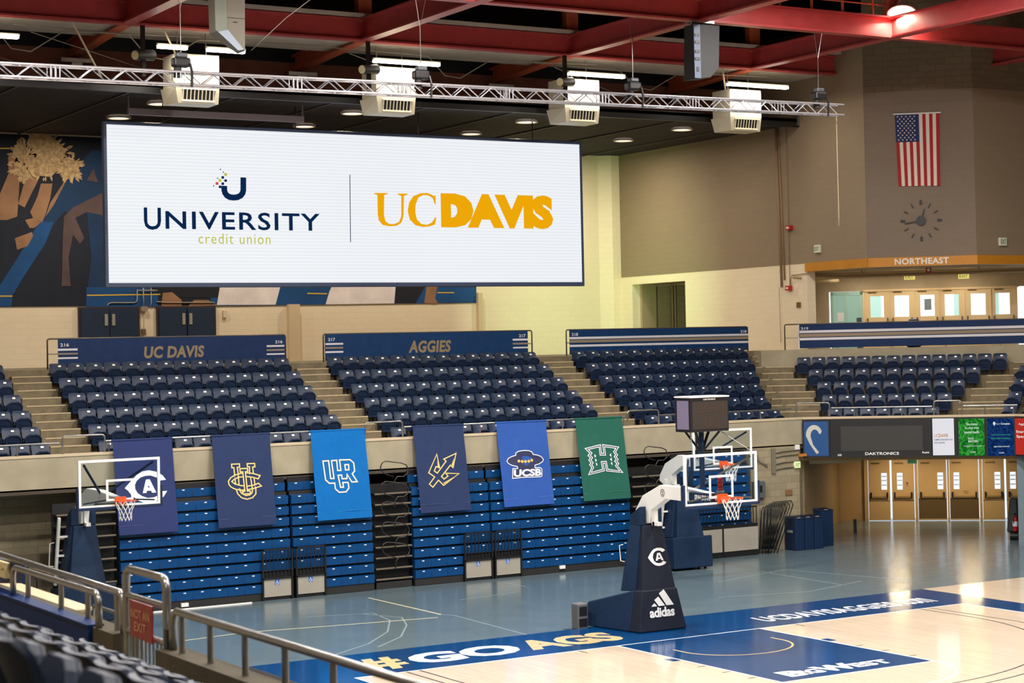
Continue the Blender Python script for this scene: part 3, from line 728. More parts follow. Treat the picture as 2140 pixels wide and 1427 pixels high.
# dark cart with fire extinguisher at the corridor's right edge
t = thing('utility_cart', 'dark grey wheeled cart at right edge of corridor', 'cart', tuple(F45 @ Vector((6.0,20.4,0))), -math.pi/4)
mb = MB(F45).hexa([(5.75,20.2,.22),(6.12,20.2,.22),(6.12,20.7,.22),(5.75,20.7,.22)],[(5.85,20.25,1.25),(6.1,20.25,1.25),(6.1,20.65,1.25),(5.85,20.65,1.25)]); mb.build('body', mat('cart_grey',(40,46,46),.5), t, bevel=.06)
MB(F45).cyl((5.85,20.15,.13),(6.1,20.15,.13),.13,None,14).build('wheel', M_black, t)
t = thing('fire_extinguisher', 'red fire extinguisher with white label beside the dark cart', 'fire extinguisher', tuple(F45 @ Vector((6.02,20.05,.28))), -math.pi/4)
c = F45 @ Vector((6.02,20.05,.28)); mb = MB(Matrix.Translation(c)); mb.lathe([(0,0),(.075,0),(.08,.03),(.08,.38),(.05,.45),(.022,.47),(.022,.5),(0,.5)],14); mb.build('cylinder', M_redp, t, smooth='auto')
mb = MB(Matrix.Translation(c)); mb.lathe([(.081,.15),(.0815,.15),(.0815,.3),(.081,.3)],14); mb.build('label_band', M_whiten, t)
mb = MB(Matrix.Translation(c)); mb.box((-.02,-.02,.5),(.02,.02,.55)); mb.tube([(0,0,.53),(-.06,-.03,.52),(-.1,-.04,.4),(-.1,-.04,.25)],.012,6); mb.build('valve_and_hose', M_black, t)
po = MB(F45).box((.74,22.4,0),(.84,22.5,.45)); tag(po.build('bollard', M_black, None), 'short dark post standing before leftmost corridor door', 'post')

# ------------------------------------------------------------------ basketball hoops; local origin on the floor under the backboard centre, backboard face at y = -1.22
M_pad = mat('pad_navy', (24,44,70), .55, var=.08, vs=5, spec=.2)
M_padd = mat('pad_dark', (30,35,48), .55, var=.08, vs=5, spec=.2)
M_orange = mat('rim_orange', (228,84,32), .4)
M_net = mat('net_cord', (240,238,230), .8)
M_padding = mat('board_padding', (34,48,76), .5, spec=.2)
def clogo(mb, T, x, y, w):                            # letter C with pointed left side around a letter A
    R = [(1.0,.83),(.9,.93),(.75,.985),(.56,1.0),(.38,.95),(.23,.83),(.1,.66),(0,.5),(.1,.34),(.23,.17),(.38,.05),(.56,0),(.75,.015),(.9,.07),(1.0,.17),(.84,.26),(.72,.17),(.57,.15),(.43,.19),(.32,.3),(.27,.5),(.32,.7),(.43,.81),(.57,.85),(.72,.83),(.84,.74)]
    mb.prism([(x+a*w, y+b*w*.86) for a,b in R], T, .004)
    A = lambda q: mb.prism([(x+a*w, y+b*w*.86) for a,b in q], T, .004)
    A([(.42,.3),(.53,.3),(.61,.62),(.62,.72),(.54,.72)]); A([(.86,.3),(.74,.3),(.64,.6),(.60,.72),(.70,.72)]); A([(.5,.38),(.77,.38),(.75,.46),(.52,.46)])
def net(mb, c, r0=.215, r1=.125, h=.43, n=10):
    c = Vector(c)
    for sgn in (-1,1):
        for i in range(n):
            pts = []
            for j in range(7):
                u = j/6; r = r0+(r1-r0)*min(1,u*1.25)**.8 + (.01*math.sin(u*9)); t = 2*math.pi*(i+.5*0)/n+sgn*u*1.25
                pts.append(c+Vector((r*math.cos(t), r*math.sin(t), -.01-h*u)))
            mb.tube(pts, .0052, 4)
def board(t, M, z0=2.9, pads=True):
    mb = MB(M); a = .915; z1 = z0+1.067; y = -1.22
    for p,q in (((-a,z0),(a,z0+.055)),((-a,z1-.055),(a,z1)),((-a,z0+.055),(-a+.055,z1-.055)),((a-.055,z0+.055),(a,z1-.055))): mb.box((p[0],y,p[1]),(q[0],y+.05,q[1]))
    fo = mb.build('backboard_frame', M_white, t)
    g = MB(M).box((-a+.05,y+.02,z0+.05),(a-.05,y+.032,z1-.05)).build('backboard_glass', M_glassb, t)
    s = MB(M); q = vplane(y+.012)
    s.ribbon([(-.28,3.06),(.28,3.06),(.28,3.49),(-.28,3.49)], .05, q, .004); s.build('target_square', M_white, g)
    if pads:
        pd = MB(M); pd.box((-a-.03,y-.03,z0-.045),(a+.03,y+.09,z0+.015)); pd.box((-a-.045,y-.03,z0-.03),(-a-.002,y+.09,z0+.45)); pd.box((a+.002,y-.03,z0-.03),(a+.045,y+.09,z0+.45)); pd.build('edge_padding', M_padding, t, bevel=.01)
    r = MB(M); r.tube([(.23*math.cos(i*math.pi/14),-1.6+.23*math.sin(i*math.pi/14),3.05) for i in range(28)], .011, 6, True)
    r.box((-.1,-1.4,3.0),(.1,-1.26,3.07)); r.box((-.12,-1.27,2.94),(.12,-1.22,3.12)); ro = r.build('rim', M_orange, t)
    n_ = MB(M); net(n_, (0,-1.6,3.05)); n_.build('net', M_net, t)
M_glassb = mat('backboard_glass_mat', (240,250,255), .02, trans=1.)
def hoop(label, loc, main, rot=0., dx=0.):
    t = thing('basketball_hoop', label, 'basketball hoop', loc, rot, 'portable basketball hoops'); M = Matrix.Translation(loc) @ Matrix.Rotation(rot,4,'Z')
    M0 = M; M = M0 @ Matrix.Translation((dx,0,0)); mb = MB(M)
    if main:
        mb.hexa([(-.61,1.15,.03),(.61,1.15,.03),(.62,1.5,.03),(-.66,1.5,.03)],[(-.47,1.24,.93),(.43,1.24,.93),(.43,1.5,.92),(-.52,1.5,.92)]); mb.build('front_base_pad', M_padd, t, bevel=.03)
        s = MB(M); s.hexa([(-.66,1.5,.03),(.62,1.5,.03),(.85,3.0,.03),(-.88,3.0,.03)],[(-.52,1.5,.92),(.43,1.5,.92),(.8,3.0,.56),(-.83,3.0,.56)]); s.build('rear_base_pad', M_pad, t, bevel=.03)
    else:
        mb.hexa([(-.62,1.15,.06),(.62,1.15,.06),(.62,2.25,.06),(-.62,2.25,.06)],[(-.62,1.18,.93),(.62,1.18,.93),(.62,2.25,.8),(-.62,2.25,.8)]); mb.build('front_base_pad', M_pad, t, bevel=.03)
    w = MB(M)
    for x in (-.45,-.1,.3,.5):
        for y in (1.4,2.6 if main else 2.1): w.cyl((x-.03,y,.03),(x+.03,y,.03),.03,None,8)
    w.build('caster', M_blk2, t)
    c = MB(M)
    yb = 1.98
    c.hexa([(-.44,1.28,.9),(.42,1.28,.9),(.42,1.55,.9),(-.44,1.55,.9)],[(-.26,1.5,2.3),(.24,1.5,2.3),(.24,1.6,2.3),(-.26,1.6,2.3)])
    c.build('column_front_pad', M_padd if main else M_pad, t, bevel=.02)
    c = MB(M)
    c.hexa([(-.5,1.5,.9),(.46,1.5,.9),(.46,2.1,.85),(-.5,2.1,.85)],[(-.3,1.58,2.3),(.28,1.58,2.3),(.28,yb,2.3),(-.3,yb,2.3)])
    for a,b in ((-.3,-.13),(.11,.28)): c.hexa([(a,1.56,2.3),(b,1.56,2.3),(b,yb,2.3),(a,yb,2.3)],[(a,1.56,2.72),(b,1.56,2.72),(b,yb,2.5),(a,yb,2.5)])
    c.build('column_pad', M_pad, t, bevel=.015)
    M = M0; arm = MB(M); P = [(2.1,2.45),(2.06,2.62),(1.76,2.94),(1.05,3.2),(.2,3.2),(-1.12,3.1),(-1.12,2.98),(.2,2.9),(.83,2.91),(1.42,2.63),(1.5,2.35),(1.75,2.3)]
    arm.prism(P, M @ frame((0,1,0),(0,0,1),(-.09,0,0)), .18) if 0 else arm.prism([(a,b) for a,b in P], frame((0,1,0),(0,0,1),(-.09,0,0)), .18)
    ao = arm.build('arm', M_white, t, bevel=.012)
    sl = MB(M); sl.box((-.05,1.36,2.3),(.05,1.46,2.85)); sl.box((-.05,1.2,2.3),(.05,1.44,2.38)); sl.build('lower_link', M_white, ao)
    br = MB(M)
    for s in (-1,1): br.beam((s*.08,.0,3.14),(s*.78,-1.16,3.86),.04,.04); br.beam((s*.08,-.9,3.05),(s*.8,-1.16,3.0),.03,.03)
    br.build('brace', M_steel if main else M_pad, t)
    board(t, M)
    if main:
    
        lg = MB(M); T = frame((1,0,0),(0,.1,.995),(0,1.138,.0))
        for p in ([(.115,.57),(-.06,.84),(.07,.92),(.30,.57)],[(-.085,.57),(-.19,.71),(-.08,.775),(.075,.57)],[(-.27,.57),(-.25,.60),(-.19,.64),(-.13,.57)]): lg.prism(p, T, .006)
        text(lg, 'adidas', T @ Matrix.Translation((0,0,.004)), -.33, .33, .64, .215, .035, 0, .95); lg.build('lettering', M_whiten, t)
        lg = MB(M); T = frame((1,0,0),(0,.155,.988),(0,1.275,.9)); clogo(lg, T @ Matrix.Translation((0,0,.004)), -.22, .52, .46); lg.build('emblem', M_whiten, t)
        pd = MB(M).box((-.15,-1.1,2.93),(.15,-.18,3.12)).build('arm_pad', M_pad, t, bevel=.02)
        lg = MB(M); text(lg, 'SPALDING', frame((0,-1,0),(0,0,1),(-.155,0,0)), .42, 2.975, .6, .1, .03); lg.build('lettering', M_whiten, pd)
        e = MB(M); T = frame((0,-1,0),(0,0,1),(-.093,0,0)); e.ribbon(arc(-.93,3.04,.075,0,360,20)[:-1], .012, T, .003); e.ribbon([(-.905,3.075),(-.94,3.075),(-.945,3.045),(-.915,3.035),(-.92,3.0),(-.955,3.0)], .012, T, .003, False); e.build('emblem', M_black, ao)
        h = MB(M).tube([(-.47,1.95,1.5),(-.53,2.02,1.52),(-.55,2.02,1.86),(-.5,1.95,1.88)], .012, 6); h.build('handle', M_white, t, smooth=True)
        b = MB(M); b.cyl((.1,-1.02,3.18),(.1,-1.02,3.4),.055,None,12); b.sphere((.1,-1.02,3.4),.055,12)
        bo = b.build('signal_lamp', mat('lamp_red',(170,24,30),.25), t, smooth='auto')
        b = MB(M).box((.04,-1.08,3.05),(.16,-.96,3.18)); 
        for z in (3.22,3.3,3.38): b.tube([(.1+.062*math.cos(i*.6283),-1.02+.062*math.sin(i*.6283),z) for i in range(10)], .004, 4, True)
        b.build('lamp_cage', mat('cage_grey',(150,150,150),.4,.5), bo)
    else:
        ld = MB(M0 @ Matrix.Translation((dx,0,0)))
        for x in (-.56,-.2): ld.beam((x,2.05,.9),(x+.02,1.7,2.5),.06,.08)
        for z in (1.15,1.6,2.05): ld.beam((-.56,2.0-.2*(z-.9),z),(-.2,2.0-.2*(z-.9),z),.03,.05)
        ld.tube([(-.62,1.95,1.35),(-.72,1.95,1.37),(-.72,1.86,1.9),(-.62,1.85,1.92)], .012, 6)
        ld.build('support_ladder', M_white, t)
    return t
hoop('near basketball hoop with adidas base pad and shot clock above', (.05,0,0), True)
hoop('middle basketball hoop standing behind the one with the shot clock', (6.48,9.3,0), False, math.radians(-3), .42)
hoop('left basketball hoop in front of the large letter C banner', (-9.35,10.15,0), False)
# shot clock on its mast above the near hoop
t = thing('shot_clock', 'black DAKTRONICS shot clock box on mast above near hoop', 'shot clock', (.08,-.5,3.2)); 
m_ = MB(); m_.cyl((.05,-.5,3.2),(.05,-.5,4.4),.055,None,12); m_.build('mast', M_pad, t, smooth='auto')
m_ = MB()
for sx in (-1,1):
    for sy in (-1,1): m_.beam((.05,-.5,3.95),(.08+sx*.3,-.5+sy*.2,4.4),.045,.045)
m_.build('mast_brace', M_padd, t)
bx = MB().box((-.4,-.8,4.4),(.56,-.2,5.12)).build('clock_case', M_black, t, bevel=.01)
MB().box((-.36,-.805,4.46),(.53,-.8,5.04)).build('clock_face', mat('clock_face_dark',(44,36,30),.6), bx)
MB().box((-.41,-.82,5.12),(.57,-.18,5.15)).build('clock_top', mat('clock_top_white',(220,220,224),.4), bx)
dg = MB()
def seg7(mb, T, x, y, w, h, on):
    S = {'a':[(0,h),(w,h)],'g':[(0,h/2),(w,h/2)],'d':[(0,0),(w,0)],'f':[(0,h/2),(0,h)],'b':[(w,h/2),(w,h)],'e':[(0,0),(0,h/2)],'c':[(w,0),(w,h/2)]}
    for k in on: mb.ribbon([(x+a,y+b) for a,b in S[k]], .016, T, .002, False)
for i,on in enumerate(('abcdefg','abcdfg','abcdef','abcdef')): seg7(dg, vplane(-.807), -.22+.16*i+(.06 if i > 1 else 0), 4.82, .09, .14, on)
for i,on in enumerate(('abcdef','abcdef')): seg7(dg, vplane(-.807), -.05+.2*i, 4.52, .13, .2, on)
dg.build('unlit_digit', mat('unlit_digit',(72,50,40),.5), bx)
mb = MB(); text(mb, 'DAKTRONICS', vplane(-.808), -.08, 5.065, .3, .035, .01); mb.build('lettering', M_whiten, bx)
mb = MB().box((-.405,-.72,4.46),(-.4,-.28,5.06)); mb.build('clock_face', mat('clock_side_face',(120,112,140),.4), bx)
# wires from the mast to the backboard
mb = MB(); mb.tube([(-.3,-.62,4.4),(-.6,-1.15,3.98)], .008, 5); mb.tube([(.45,-.62,4.4),(.86,-1.15,3.98)], .008, 5); mb.build('support_wire', M_steel, t)
# loudspeaker behind the near hoop
t = thing('floor_speaker', 'small grey loudspeaker standing behind the near hoop base', 'speaker', (-1.05,2.85,0))
MB().box((-1.2,2.7,0),(-.93,3.0,.57)).build('cabinet', mat('speaker_grey',(96,96,98),.5), t, bevel=.03)
MB().box((-1.17,2.69,.06),(-.96,2.7,.24)).build('grille', M_black, t); MB().box((-1.16,2.69,.3),(-.97,2.7,.5)).build('grille', M_black, t)
mb = MB(); mb.tube([(-1.1,2.75,.02),(-1.3,2.9,.012),(-1.5,2.7,.012),(-1.35,2.55,.012),(-1.25,2.75,.012),(-1.4,3.0,.012)], .008, 5); tag(mb.build('cable', M_black, None), 'black looped cable on the floor beside grey speaker', 'cable')

# ------------------------------------------------------------------ cloth banners hanging over the parapet
E_ = Vector((0,-.44,-2.42)).normalized(); NB = Vector((1,0,0)).cross(E_); NB = NB if NB.y < 0 else -NB
def wav(x, d, k): return .010*math.sin(x*5.1+k)*min(1,d*.8)+.006*math.sin(d*4+x*2+k*2)
def bpt(x, d, k, off=0.): p = Vector((x,13.02,4.20))+E_*d+NB*(wav(x,d,k)+off); return p
class BMB(MB):                                   # flat art (x, distance down) laid on the waving cloth
    def __init__(s, k, off): super().__init__(); s.k = k; s.off = off
    def flat(s, vs, fs): return s.add([bpt(x,d,s.k,s.off) for x,d in vs], fs)
    def poly(s, pts): return s.flat(pts, [tuple(range(len(pts)))])
    def line(s, pts, w, closed=True):
        P = [Vector(p) for p in pts]; k = len(P); L = []; R = []
        for i in range(k):
            a = P[i-1] if (closed or i) else P[i]; c = P[(i+1)%k] if (closed or i < k-1) else P[i]
            d1 = (P[i]-a); d2 = (c-P[i])
            if d1.length < 1e-6: d1 = d2
            if d2.length < 1e-6: d2 = d1
            d1.normalize(); d2.normalize(); n1 = Vector((-d1.y,d1.x)); n2 = Vector((-d2.y,d2.x)); m = n1+n2
            m = m.normalized() if m.length > 1e-3 else n1
            q = w/2*min(2, 1/max(.3, m.dot(n1))); L.append(P[i]+m*q); R.append(P[i]-m*q)
        return s.flat([tuple(v) for v in L+R], [(i,(i+1)%k,k+(i+1)%k,k+i) for i in range(k if closed else k-1)])
def banner(label, x0, x1, m, k, L=2.32):
    t = thing('hanging_banner', label, 'banner', tuple(bpt((x0+x1)/2,0,k)), 0, 'banners along the parapet rail')
    mb = MB(); nx, nd = 14, 20; vs = []; fs = []
    for off in (0,-.006):
        for j in range(nd+1):
            for i in range(nx+1): vs.append(bpt(x0+(x1-x0)*i/nx, L*j/nd, k, off))
    q = (nx+1)*(nd+1)
    for j in range(nd):
        for i in range(nx):
            a = j*(nx+1)+i; fs += [(a,a+1,a+nx+2,a+nx+1),(q+a+1,q+a,q+a+nx+1,q+a+nx+2)]
    mb.add(vs, fs); mb.build('cloth', m, t, smooth=True)
    h = BMB(k,.004); h.poly([(x0,L-.22),(x1,L-.22),(x1,L-.205),(x0,L-.205)]); h.build('hem_seam', mat(m.name+'_hem', tuple(min(255,int(c*1.12)+6) for c in CLO[m.name]), .8), t)
    r = MB().cyl((x0-.02,13.03,4.2),(x1+.02,13.03,4.2),.028,None,8); r.build('top_sleeve', m, t, smooth='auto')
    return t
CLO = {'cloth_indigo':(44,54,100),'cloth_slate':(40,54,90),'cloth_bright':(4,100,172),'cloth_royal':(46,84,160),'cloth_green':(34,92,78)}
CM = {n: mat(n, c, .8, var=.05, vs=6, bump=.1, bs=220, spec=.2) for n,c in CLO.items()}
GOLD = mat('print_gold', (226,196,120), .6); CREAMP = mat('print_cream', (232,214,196), .6); DK = mat('print_dark', (44,44,62), .7); PW = mat('print_white', (232,234,240), .6)
t = banner('indigo banner with large white letter C around letter A, leftmost banner', -8.25, -6.78, CM['cloth_indigo'], 1)
b = BMB(1,.012); b.poly([(-7.005,1.030),(-7.085,0.913),(-7.229,0.821),(-7.418,0.773),(-7.586,0.793),(-7.733,0.876),(-7.857,0.993),(-7.919,1.055),(-8.043,1.176),(-7.966,1.242),(-7.898,1.337),(-7.806,1.433),(-7.697,1.514),(-7.552,1.573),(-7.394,1.575),(-7.241,1.535),(-7.091,1.437),(-6.997,1.306),(-7.140,1.309),(-7.222,1.404),(-7.343,1.446),(-7.493,1.453),(-7.630,1.395),(-7.732,1.314),(-7.782,1.212),(-7.783,1.113),(-7.735,1.017),(-7.638,0.939),(-7.511,0.905),(-7.386,0.904),(-7.240,0.962),(-7.162,1.042)])
b.poly([(-7.608,1.326),(-7.517,1.327),(-7.443,1.117),(-7.413,0.994),(-7.509,0.997)]); b.poly([(-7.380,1.332),(-7.275,1.330),(-7.413,0.994),(-7.468,0.999),(-7.460,1.116)]); b.poly([(-7.495,1.196),(-7.399,1.198),(-7.372,1.278),(-7.513,1.276)]); b.build('emblem', PW, t)
t = banner('slate blue banner with gold outlined interlocking U, C and I', -5.76, -4.24, CM['cloth_slate'], 2)
b = BMB(2,.010)
b.line([(-5.307,0.736),(-5.101,0.739),(-5.103,0.820),(-5.165,0.825),(-5.152,0.979),(-5.156,1.285),(-5.141,1.422),(-5.103,1.493),(-5.002,1.550),(-4.896,1.539),(-4.829,1.484),(-4.814,1.408),(-4.829,1.177),(-4.849,0.988),(-4.843,0.825),(-4.896,0.822),(-4.899,0.745),(-4.700,0.747),(-4.698,0.833),(-4.761,0.838),(-4.751,0.984),(-4.740,1.267),(-4.725,1.405),(-4.735,1.524),(-4.831,1.612),(-4.975,1.645),(-5.112,1.602),(-5.208,1.494),(-5.234,1.383),(-5.245,1.101),(-5.253,0.828),(-5.305,0.826)], .03)
b.build('emblem', GOLD, t)
b = BMB(2,.013); b.poly([(-4.580,1.063),(-4.761,1.001),(-4.936,0.974),(-5.095,0.982),(-5.247,1.016),(-5.357,1.078),(-5.420,1.159),(-5.414,1.244),(-5.359,1.316),(-5.259,1.372),(-5.096,1.408),(-4.937,1.405),(-4.776,1.381),(-4.572,1.333),(-4.641,1.256),(-4.769,1.300),(-4.947,1.315),(-5.121,1.287),(-5.265,1.236),(-5.334,1.173),(-5.264,1.117),(-5.138,1.074),(-4.961,1.067),(-4.787,1.094),(-4.641,1.145)]); b.build('emblem_letter', CM['cloth_slate'], t)
b = BMB(2,.015); b.line([(-4.580,1.063),(-4.761,1.001),(-4.936,0.974),(-5.095,0.982),(-5.247,1.016),(-5.357,1.078),(-5.420,1.159),(-5.414,1.244),(-5.359,1.316),(-5.259,1.372),(-5.096,1.408),(-4.937,1.405),(-4.776,1.381),(-4.572,1.333),(-4.641,1.256),(-4.769,1.300),(-4.947,1.315),(-5.121,1.287),(-5.265,1.236),(-5.334,1.173),(-5.264,1.117),(-5.138,1.074),(-4.961,1.067),(-4.787,1.094),(-4.641,1.145)], .03); b.build('emblem', GOLD, t)
IP = [(-5.102,0.862),(-4.904,0.865),(-4.898,0.942),(-4.964,0.947),(-4.957,1.438),(-4.883,1.442),(-4.880,1.511),(-5.069,1.507),(-5.085,1.443),(-5.023,1.438),(-5.034,0.943),(-5.101,0.948)]
b = BMB(2,.018); b.poly(IP); b.build('emblem_letter', CM['cloth_slate'], t)
b = BMB(2,.020); b.line(IP, .03); b.build('emblem', GOLD, t)
t = banner('bright blue banner with cream outlined letters U, C and R', -3.13, -1.62, CM['cloth_bright'], 3)
b = BMB(3,.012); b.line([(-2.861,0.787),(-2.704,0.786),(-2.692,1.251),(-2.600,1.256),(-2.625,0.790),(-2.476,0.785),(-2.478,1.053),(-2.385,1.054),(-2.396,0.780),(-2.102,0.787),(-2.008,0.880),(-2.005,1.092),(-2.077,1.159),(-1.962,1.377),(-2.112,1.373),(-2.223,1.164),(-2.239,1.277),(-2.374,1.274),(-2.378,1.177),(-2.477,1.180),(-2.441,1.493),(-2.358,1.498),(-2.365,1.375),(-2.220,1.379),(-2.206,1.521),(-2.295,1.621),(-2.491,1.622),(-2.589,1.528),(-2.593,1.375),(-2.736,1.375),(-2.834,1.282)], .035); b.line([(-2.259,0.911),(-2.156,0.912),(-2.160,1.048),(-2.254,1.052)], .035); b.build('emblem', CREAMP, t)
t = banner('dark slate banner with gold outlined tilted trident', -.23, 1.26, CM['cloth_slate'], 4)
b = BMB(4,.012); b.line([(0.394,0.770),(0.433,1.140),(0.333,1.103),(0.271,1.217),(0.353,1.280),(0.640,0.974),(0.577,0.916),(0.961,0.777),(0.824,1.157),(0.752,1.089),(0.461,1.381),(0.528,1.453),(0.650,1.378),(0.594,1.298),(0.985,1.329),(0.500,1.619),(0.367,1.471),(0.185,1.649),(0.092,1.558),(0.264,1.379),(0.104,1.257)], .03)
for q in ([(0.386,0.933),(0.419,1.134),(0.382,1.105)], [(0.888,0.896),(0.823,1.120),(0.787,1.086)], [(0.900,1.379),(0.520,1.575),(0.492,1.555)]): b.poly(q)
b.build('emblem', GOLD, t)
t = banner('royal blue banner with black brimmed hat above white UCSB letters', 2.27, 3.82, CM['cloth_royal'], 5)
HAT = [(2.475,1.077),(2.526,0.998),(2.631,0.952),(2.767,0.922),(2.765,0.870),(2.846,0.822),(2.965,0.805),(3.074,0.803),(3.198,0.821),(3.277,0.858),(3.303,0.927),(3.435,0.949),(3.556,1.000),(3.614,1.078),(3.580,1.143),(3.464,1.197),(3.325,1.227),(3.317,1.294),(3.493,1.303),(3.539,1.343),(3.521,1.529),(3.462,1.556),(3.252,1.551),(3.027,1.545),(2.852,1.539),(2.743,1.551),(2.593,1.550),(2.629,1.286),(2.782,1.290),(2.772,1.234),(2.619,1.196),(2.518,1.139)]
b = BMB(5,.010); b.poly(HAT); b.build('emblem', mat('print_navy',(34,38,78),.6), t)
b = BMB(5,.013); b.line(HAT, .022)
b.build('emblem_outline', PW, t)
b = BMB(5,.014); P4 = [(2.630,1.519),(2.821,1.519),(2.654,1.317),(3.500,1.528),(3.318,1.324)]
vs, fs = text_geo('UCSB', .045); (xa,da),(xb,db),(xc,dc),(xd,dd_),_x = P4
b.flat([(xa+(xd-xa)*u+(xc-xa)*v, da+(dd_-da)*u+(dc-da)*v) for u,v in vs], fs); b.build('lettering', PW, t)
b = BMB(5,.014)
for cx_,cy_ in [(2.839,1.089),(2.937,1.106),(3.037,1.111),(3.142,1.109),(3.241,1.088)]: b.poly([(cx_+.07*math.cos(i*.628)*.62, cy_+.07*math.sin(i*.628)*.6) for i in range(10)])
b.build('hat_band_bead', mat('print_amber',(228,180,92),.6), t)
t = banner('dark green banner with white and black zigzag edged letter H', 4.77, 6.30, CM['cloth_green'], 6)
HP = [(5.028,0.860),(5.462,0.790),(5.461,1.031),(5.593,1.038),(5.585,0.792),(6.031,0.871),(5.927,0.986),(5.987,1.073),(5.935,1.124),(5.991,1.204),(5.936,1.255),(5.998,1.323),(5.945,1.386),(6.082,1.562),(5.621,1.490),(5.598,1.267),(5.474,1.268),(5.495,1.483),(5.043,1.557),(5.152,1.388),(5.092,1.313),(5.147,1.259),(5.083,1.179),(5.143,1.114),(5.078,1.049),(5.143,0.984)]
b = BMB(6,.010); b.line(HP, .075); b.build('emblem_outline', PW, t)
b = BMB(6,.013); b.line([(x+.0,y) for x,y in HP], .026); b.build('emblem_keyline', DK, t)
b = BMB(6,.013)
for q in ([(5.243,1.020),(5.302,1.072),(5.248,1.119)], [(5.254,1.142),(5.309,1.191),(5.257,1.249)], [(5.265,1.257),(5.316,1.306),(5.269,1.360)], [(5.807,1.018),(5.747,1.072),(5.807,1.125)], [(5.809,1.141),(5.749,1.191),(5.812,1.248)], [(5.810,1.263),(5.760,1.307),(5.819,1.364)]): b.poly(q)
b.build('emblem', PW, t)

# ------------------------------------------------------------------ front rails of the upper deck
def rail(name, label, F, x0, x1, off, z0, z1, posts, grp, r=.022, base=3.93):
    w_ = F @ Vector(((x0+x1)/2,off,base)); t = thing(name, label, 'railing', tuple(w_), F.to_euler().z, grp)
    MB(F).cyl((x0,off,z1),(x1,off,z1),r,None,8).build('top_rail', M_steel, t, smooth='auto')
    for x in posts: MB(F).cyl((x,off,base),(x,off,z1),r*.9,None,8).build('post', M_steel, t, smooth='auto')
    return t
def gate(label, F, x0, x1, off, grp, base=3.93, z=4.36):
    w_ = F @ Vector(((x0+x1)/2,off,base)); mb = MB(F).tube(rbend((x0,off,base),(x1,off,base),z,.08), .022, 8)
    return tag(mb.build('aisle_rail', M_steel, None, smooth=True), label, 'railing', grp)
YR = 13.16; G = 'parapet top rails'
rail('guard_rail','steel parapet rail at far left, left of first aisle', ID, -13, -9.5, YR, 3.9, 4.2, [-10.49], G)
rail('guard_rail','steel parapet rail below the UC DAVIS rail banner seats', ID, -8.38, -1.58, YR, 3.9, 4.2, [-8.3,-6.6,-4.68,-2.4], G)
rail('guard_rail','steel parapet rail below the AGGIES rail banner seats', ID, -.42, 6.5, YR, 3.9, 4.2, [.64,1.85,4.44,6.45], G)
rail('guard_rail','steel parapet rail between green H banner and shot clock side aisle', ID, 7.68, 12.4, YR, 3.9, 4.2, [8.9,9.98,11.25], G)
gate('raised steel rail loop at aisle left of the UC DAVIS rail banner seats', ID, -9.42, -8.4, YR, 'aisle rail loops')
gate('raised steel rail loop at aisle right of the bright blue banner', ID, -1.53, -.46, YR, 'aisle rail loops')
gate('raised steel rail loop at aisle right of the green banner', ID, 6.58, 7.64, YR, 'aisle rail loops')
OR = OFF45+.06
gate('raised steel rail loop above left end of the black scoreboard', F45, -.42, .6, OR, 'aisle rail loops')
rail('guard_rail','steel parapet rail above the black scoreboard', F45, .65, 3.71, OR, 3.9, 4.2, [1.35,2.79], G)
gate('raised steel rail loop above the white screen panel', F45, 3.76, 4.6, OR, 'aisle rail loops')
rail('guard_rail','steel parapet rail above the green screen panel', F45, 4.65, 6.25, OR, 3.9, 4.2, [5.28,6.13], G)

# ------------------------------------------------------------------ hanging video board
def ledmat():
    m = mat('led_screen', (10,10,12), .5); nt = m.node_tree; b = nt.nodes['Principled BSDF']
    tc = nt.nodes.new('ShaderNodeTexCoord'); sp = nt.nodes.new('ShaderNodeSeparateXYZ'); nt.links.new(tc.outputs['Object'], sp.inputs[0])
    mu = nt.nodes.new('ShaderNodeMath'); mu.operation = 'MULTIPLY'; mu.inputs[1].default_value = 2*math.pi/.098; nt.links.new(sp.outputs['Z'], mu.inputs[0])
    si = nt.nodes.new('ShaderNodeMath'); si.operation = 'SINE'; nt.links.new(mu.outputs[0], si.inputs[0])
    r = nt.nodes.new('ShaderNodeMapRange'); r.inputs[1].default_value = -1; r.inputs[3].default_value = .76; r.inputs[4].default_value = .84; nt.links.new(si.outputs[0], r.inputs[0])
    b.inputs['Emission Color'].default_value = (.93,.96,1.0,1); nt.links.new(r.outputs[0], b.inputs['Emission Strength'])
    return m
t = thing('video_board', 'huge white lit video board with university and UC DAVIS lettering', 'video screen', (1.5,20.3,8.18))
MB().box((-6.24,20.02,8.19),(9.26,20.22,12.88)).build('board_case', mat('board_case',(58,72,102),.45), t, bevel=.02)  # case tinted blue-grey to mimic screen light on the bezel
scr = MB().box((-6.15,20.0,8.32),(9.15,20.019,12.78)).build('screen', ledmat(), t)
LN = emi('led_navy', (8,40,82), .8); LG = emi('led_gold', (250,176,6), .8); LY = emi('led_lime', (200,200,60), .8); LR = emi('led_red', (235,70,70), .8)
SP = vplane(19.995)
def rect(pts): (a,b),(c,d) = pts; return a, min(b,d), c-a, abs(d-b)
def stext(s, pts, m, bold, sp=1., shear=0):
    mb = MB(); x,y,w_,h = rect(pts); text(mb, s, SP, x, y, w_, h, bold, shear, sp); return mb.build('screen_lettering', m, scr)
stext('U', [(-5.139,9.827),(-4.647,10.461)], LN, .012)
stext('NIVERSITY', [(-4.519,9.856),(0.160,10.376)], LN, .014, 1.12)
stext('credit union', [(-3.561,9.448),(-1.392,9.750)], LY, -.004, 1.15)
mb = MB(); mb.ribbon([(1.148,11.570),(1.131,9.534)], .022, SP, .003, False); mb.build('screen_divider', LN, scr)
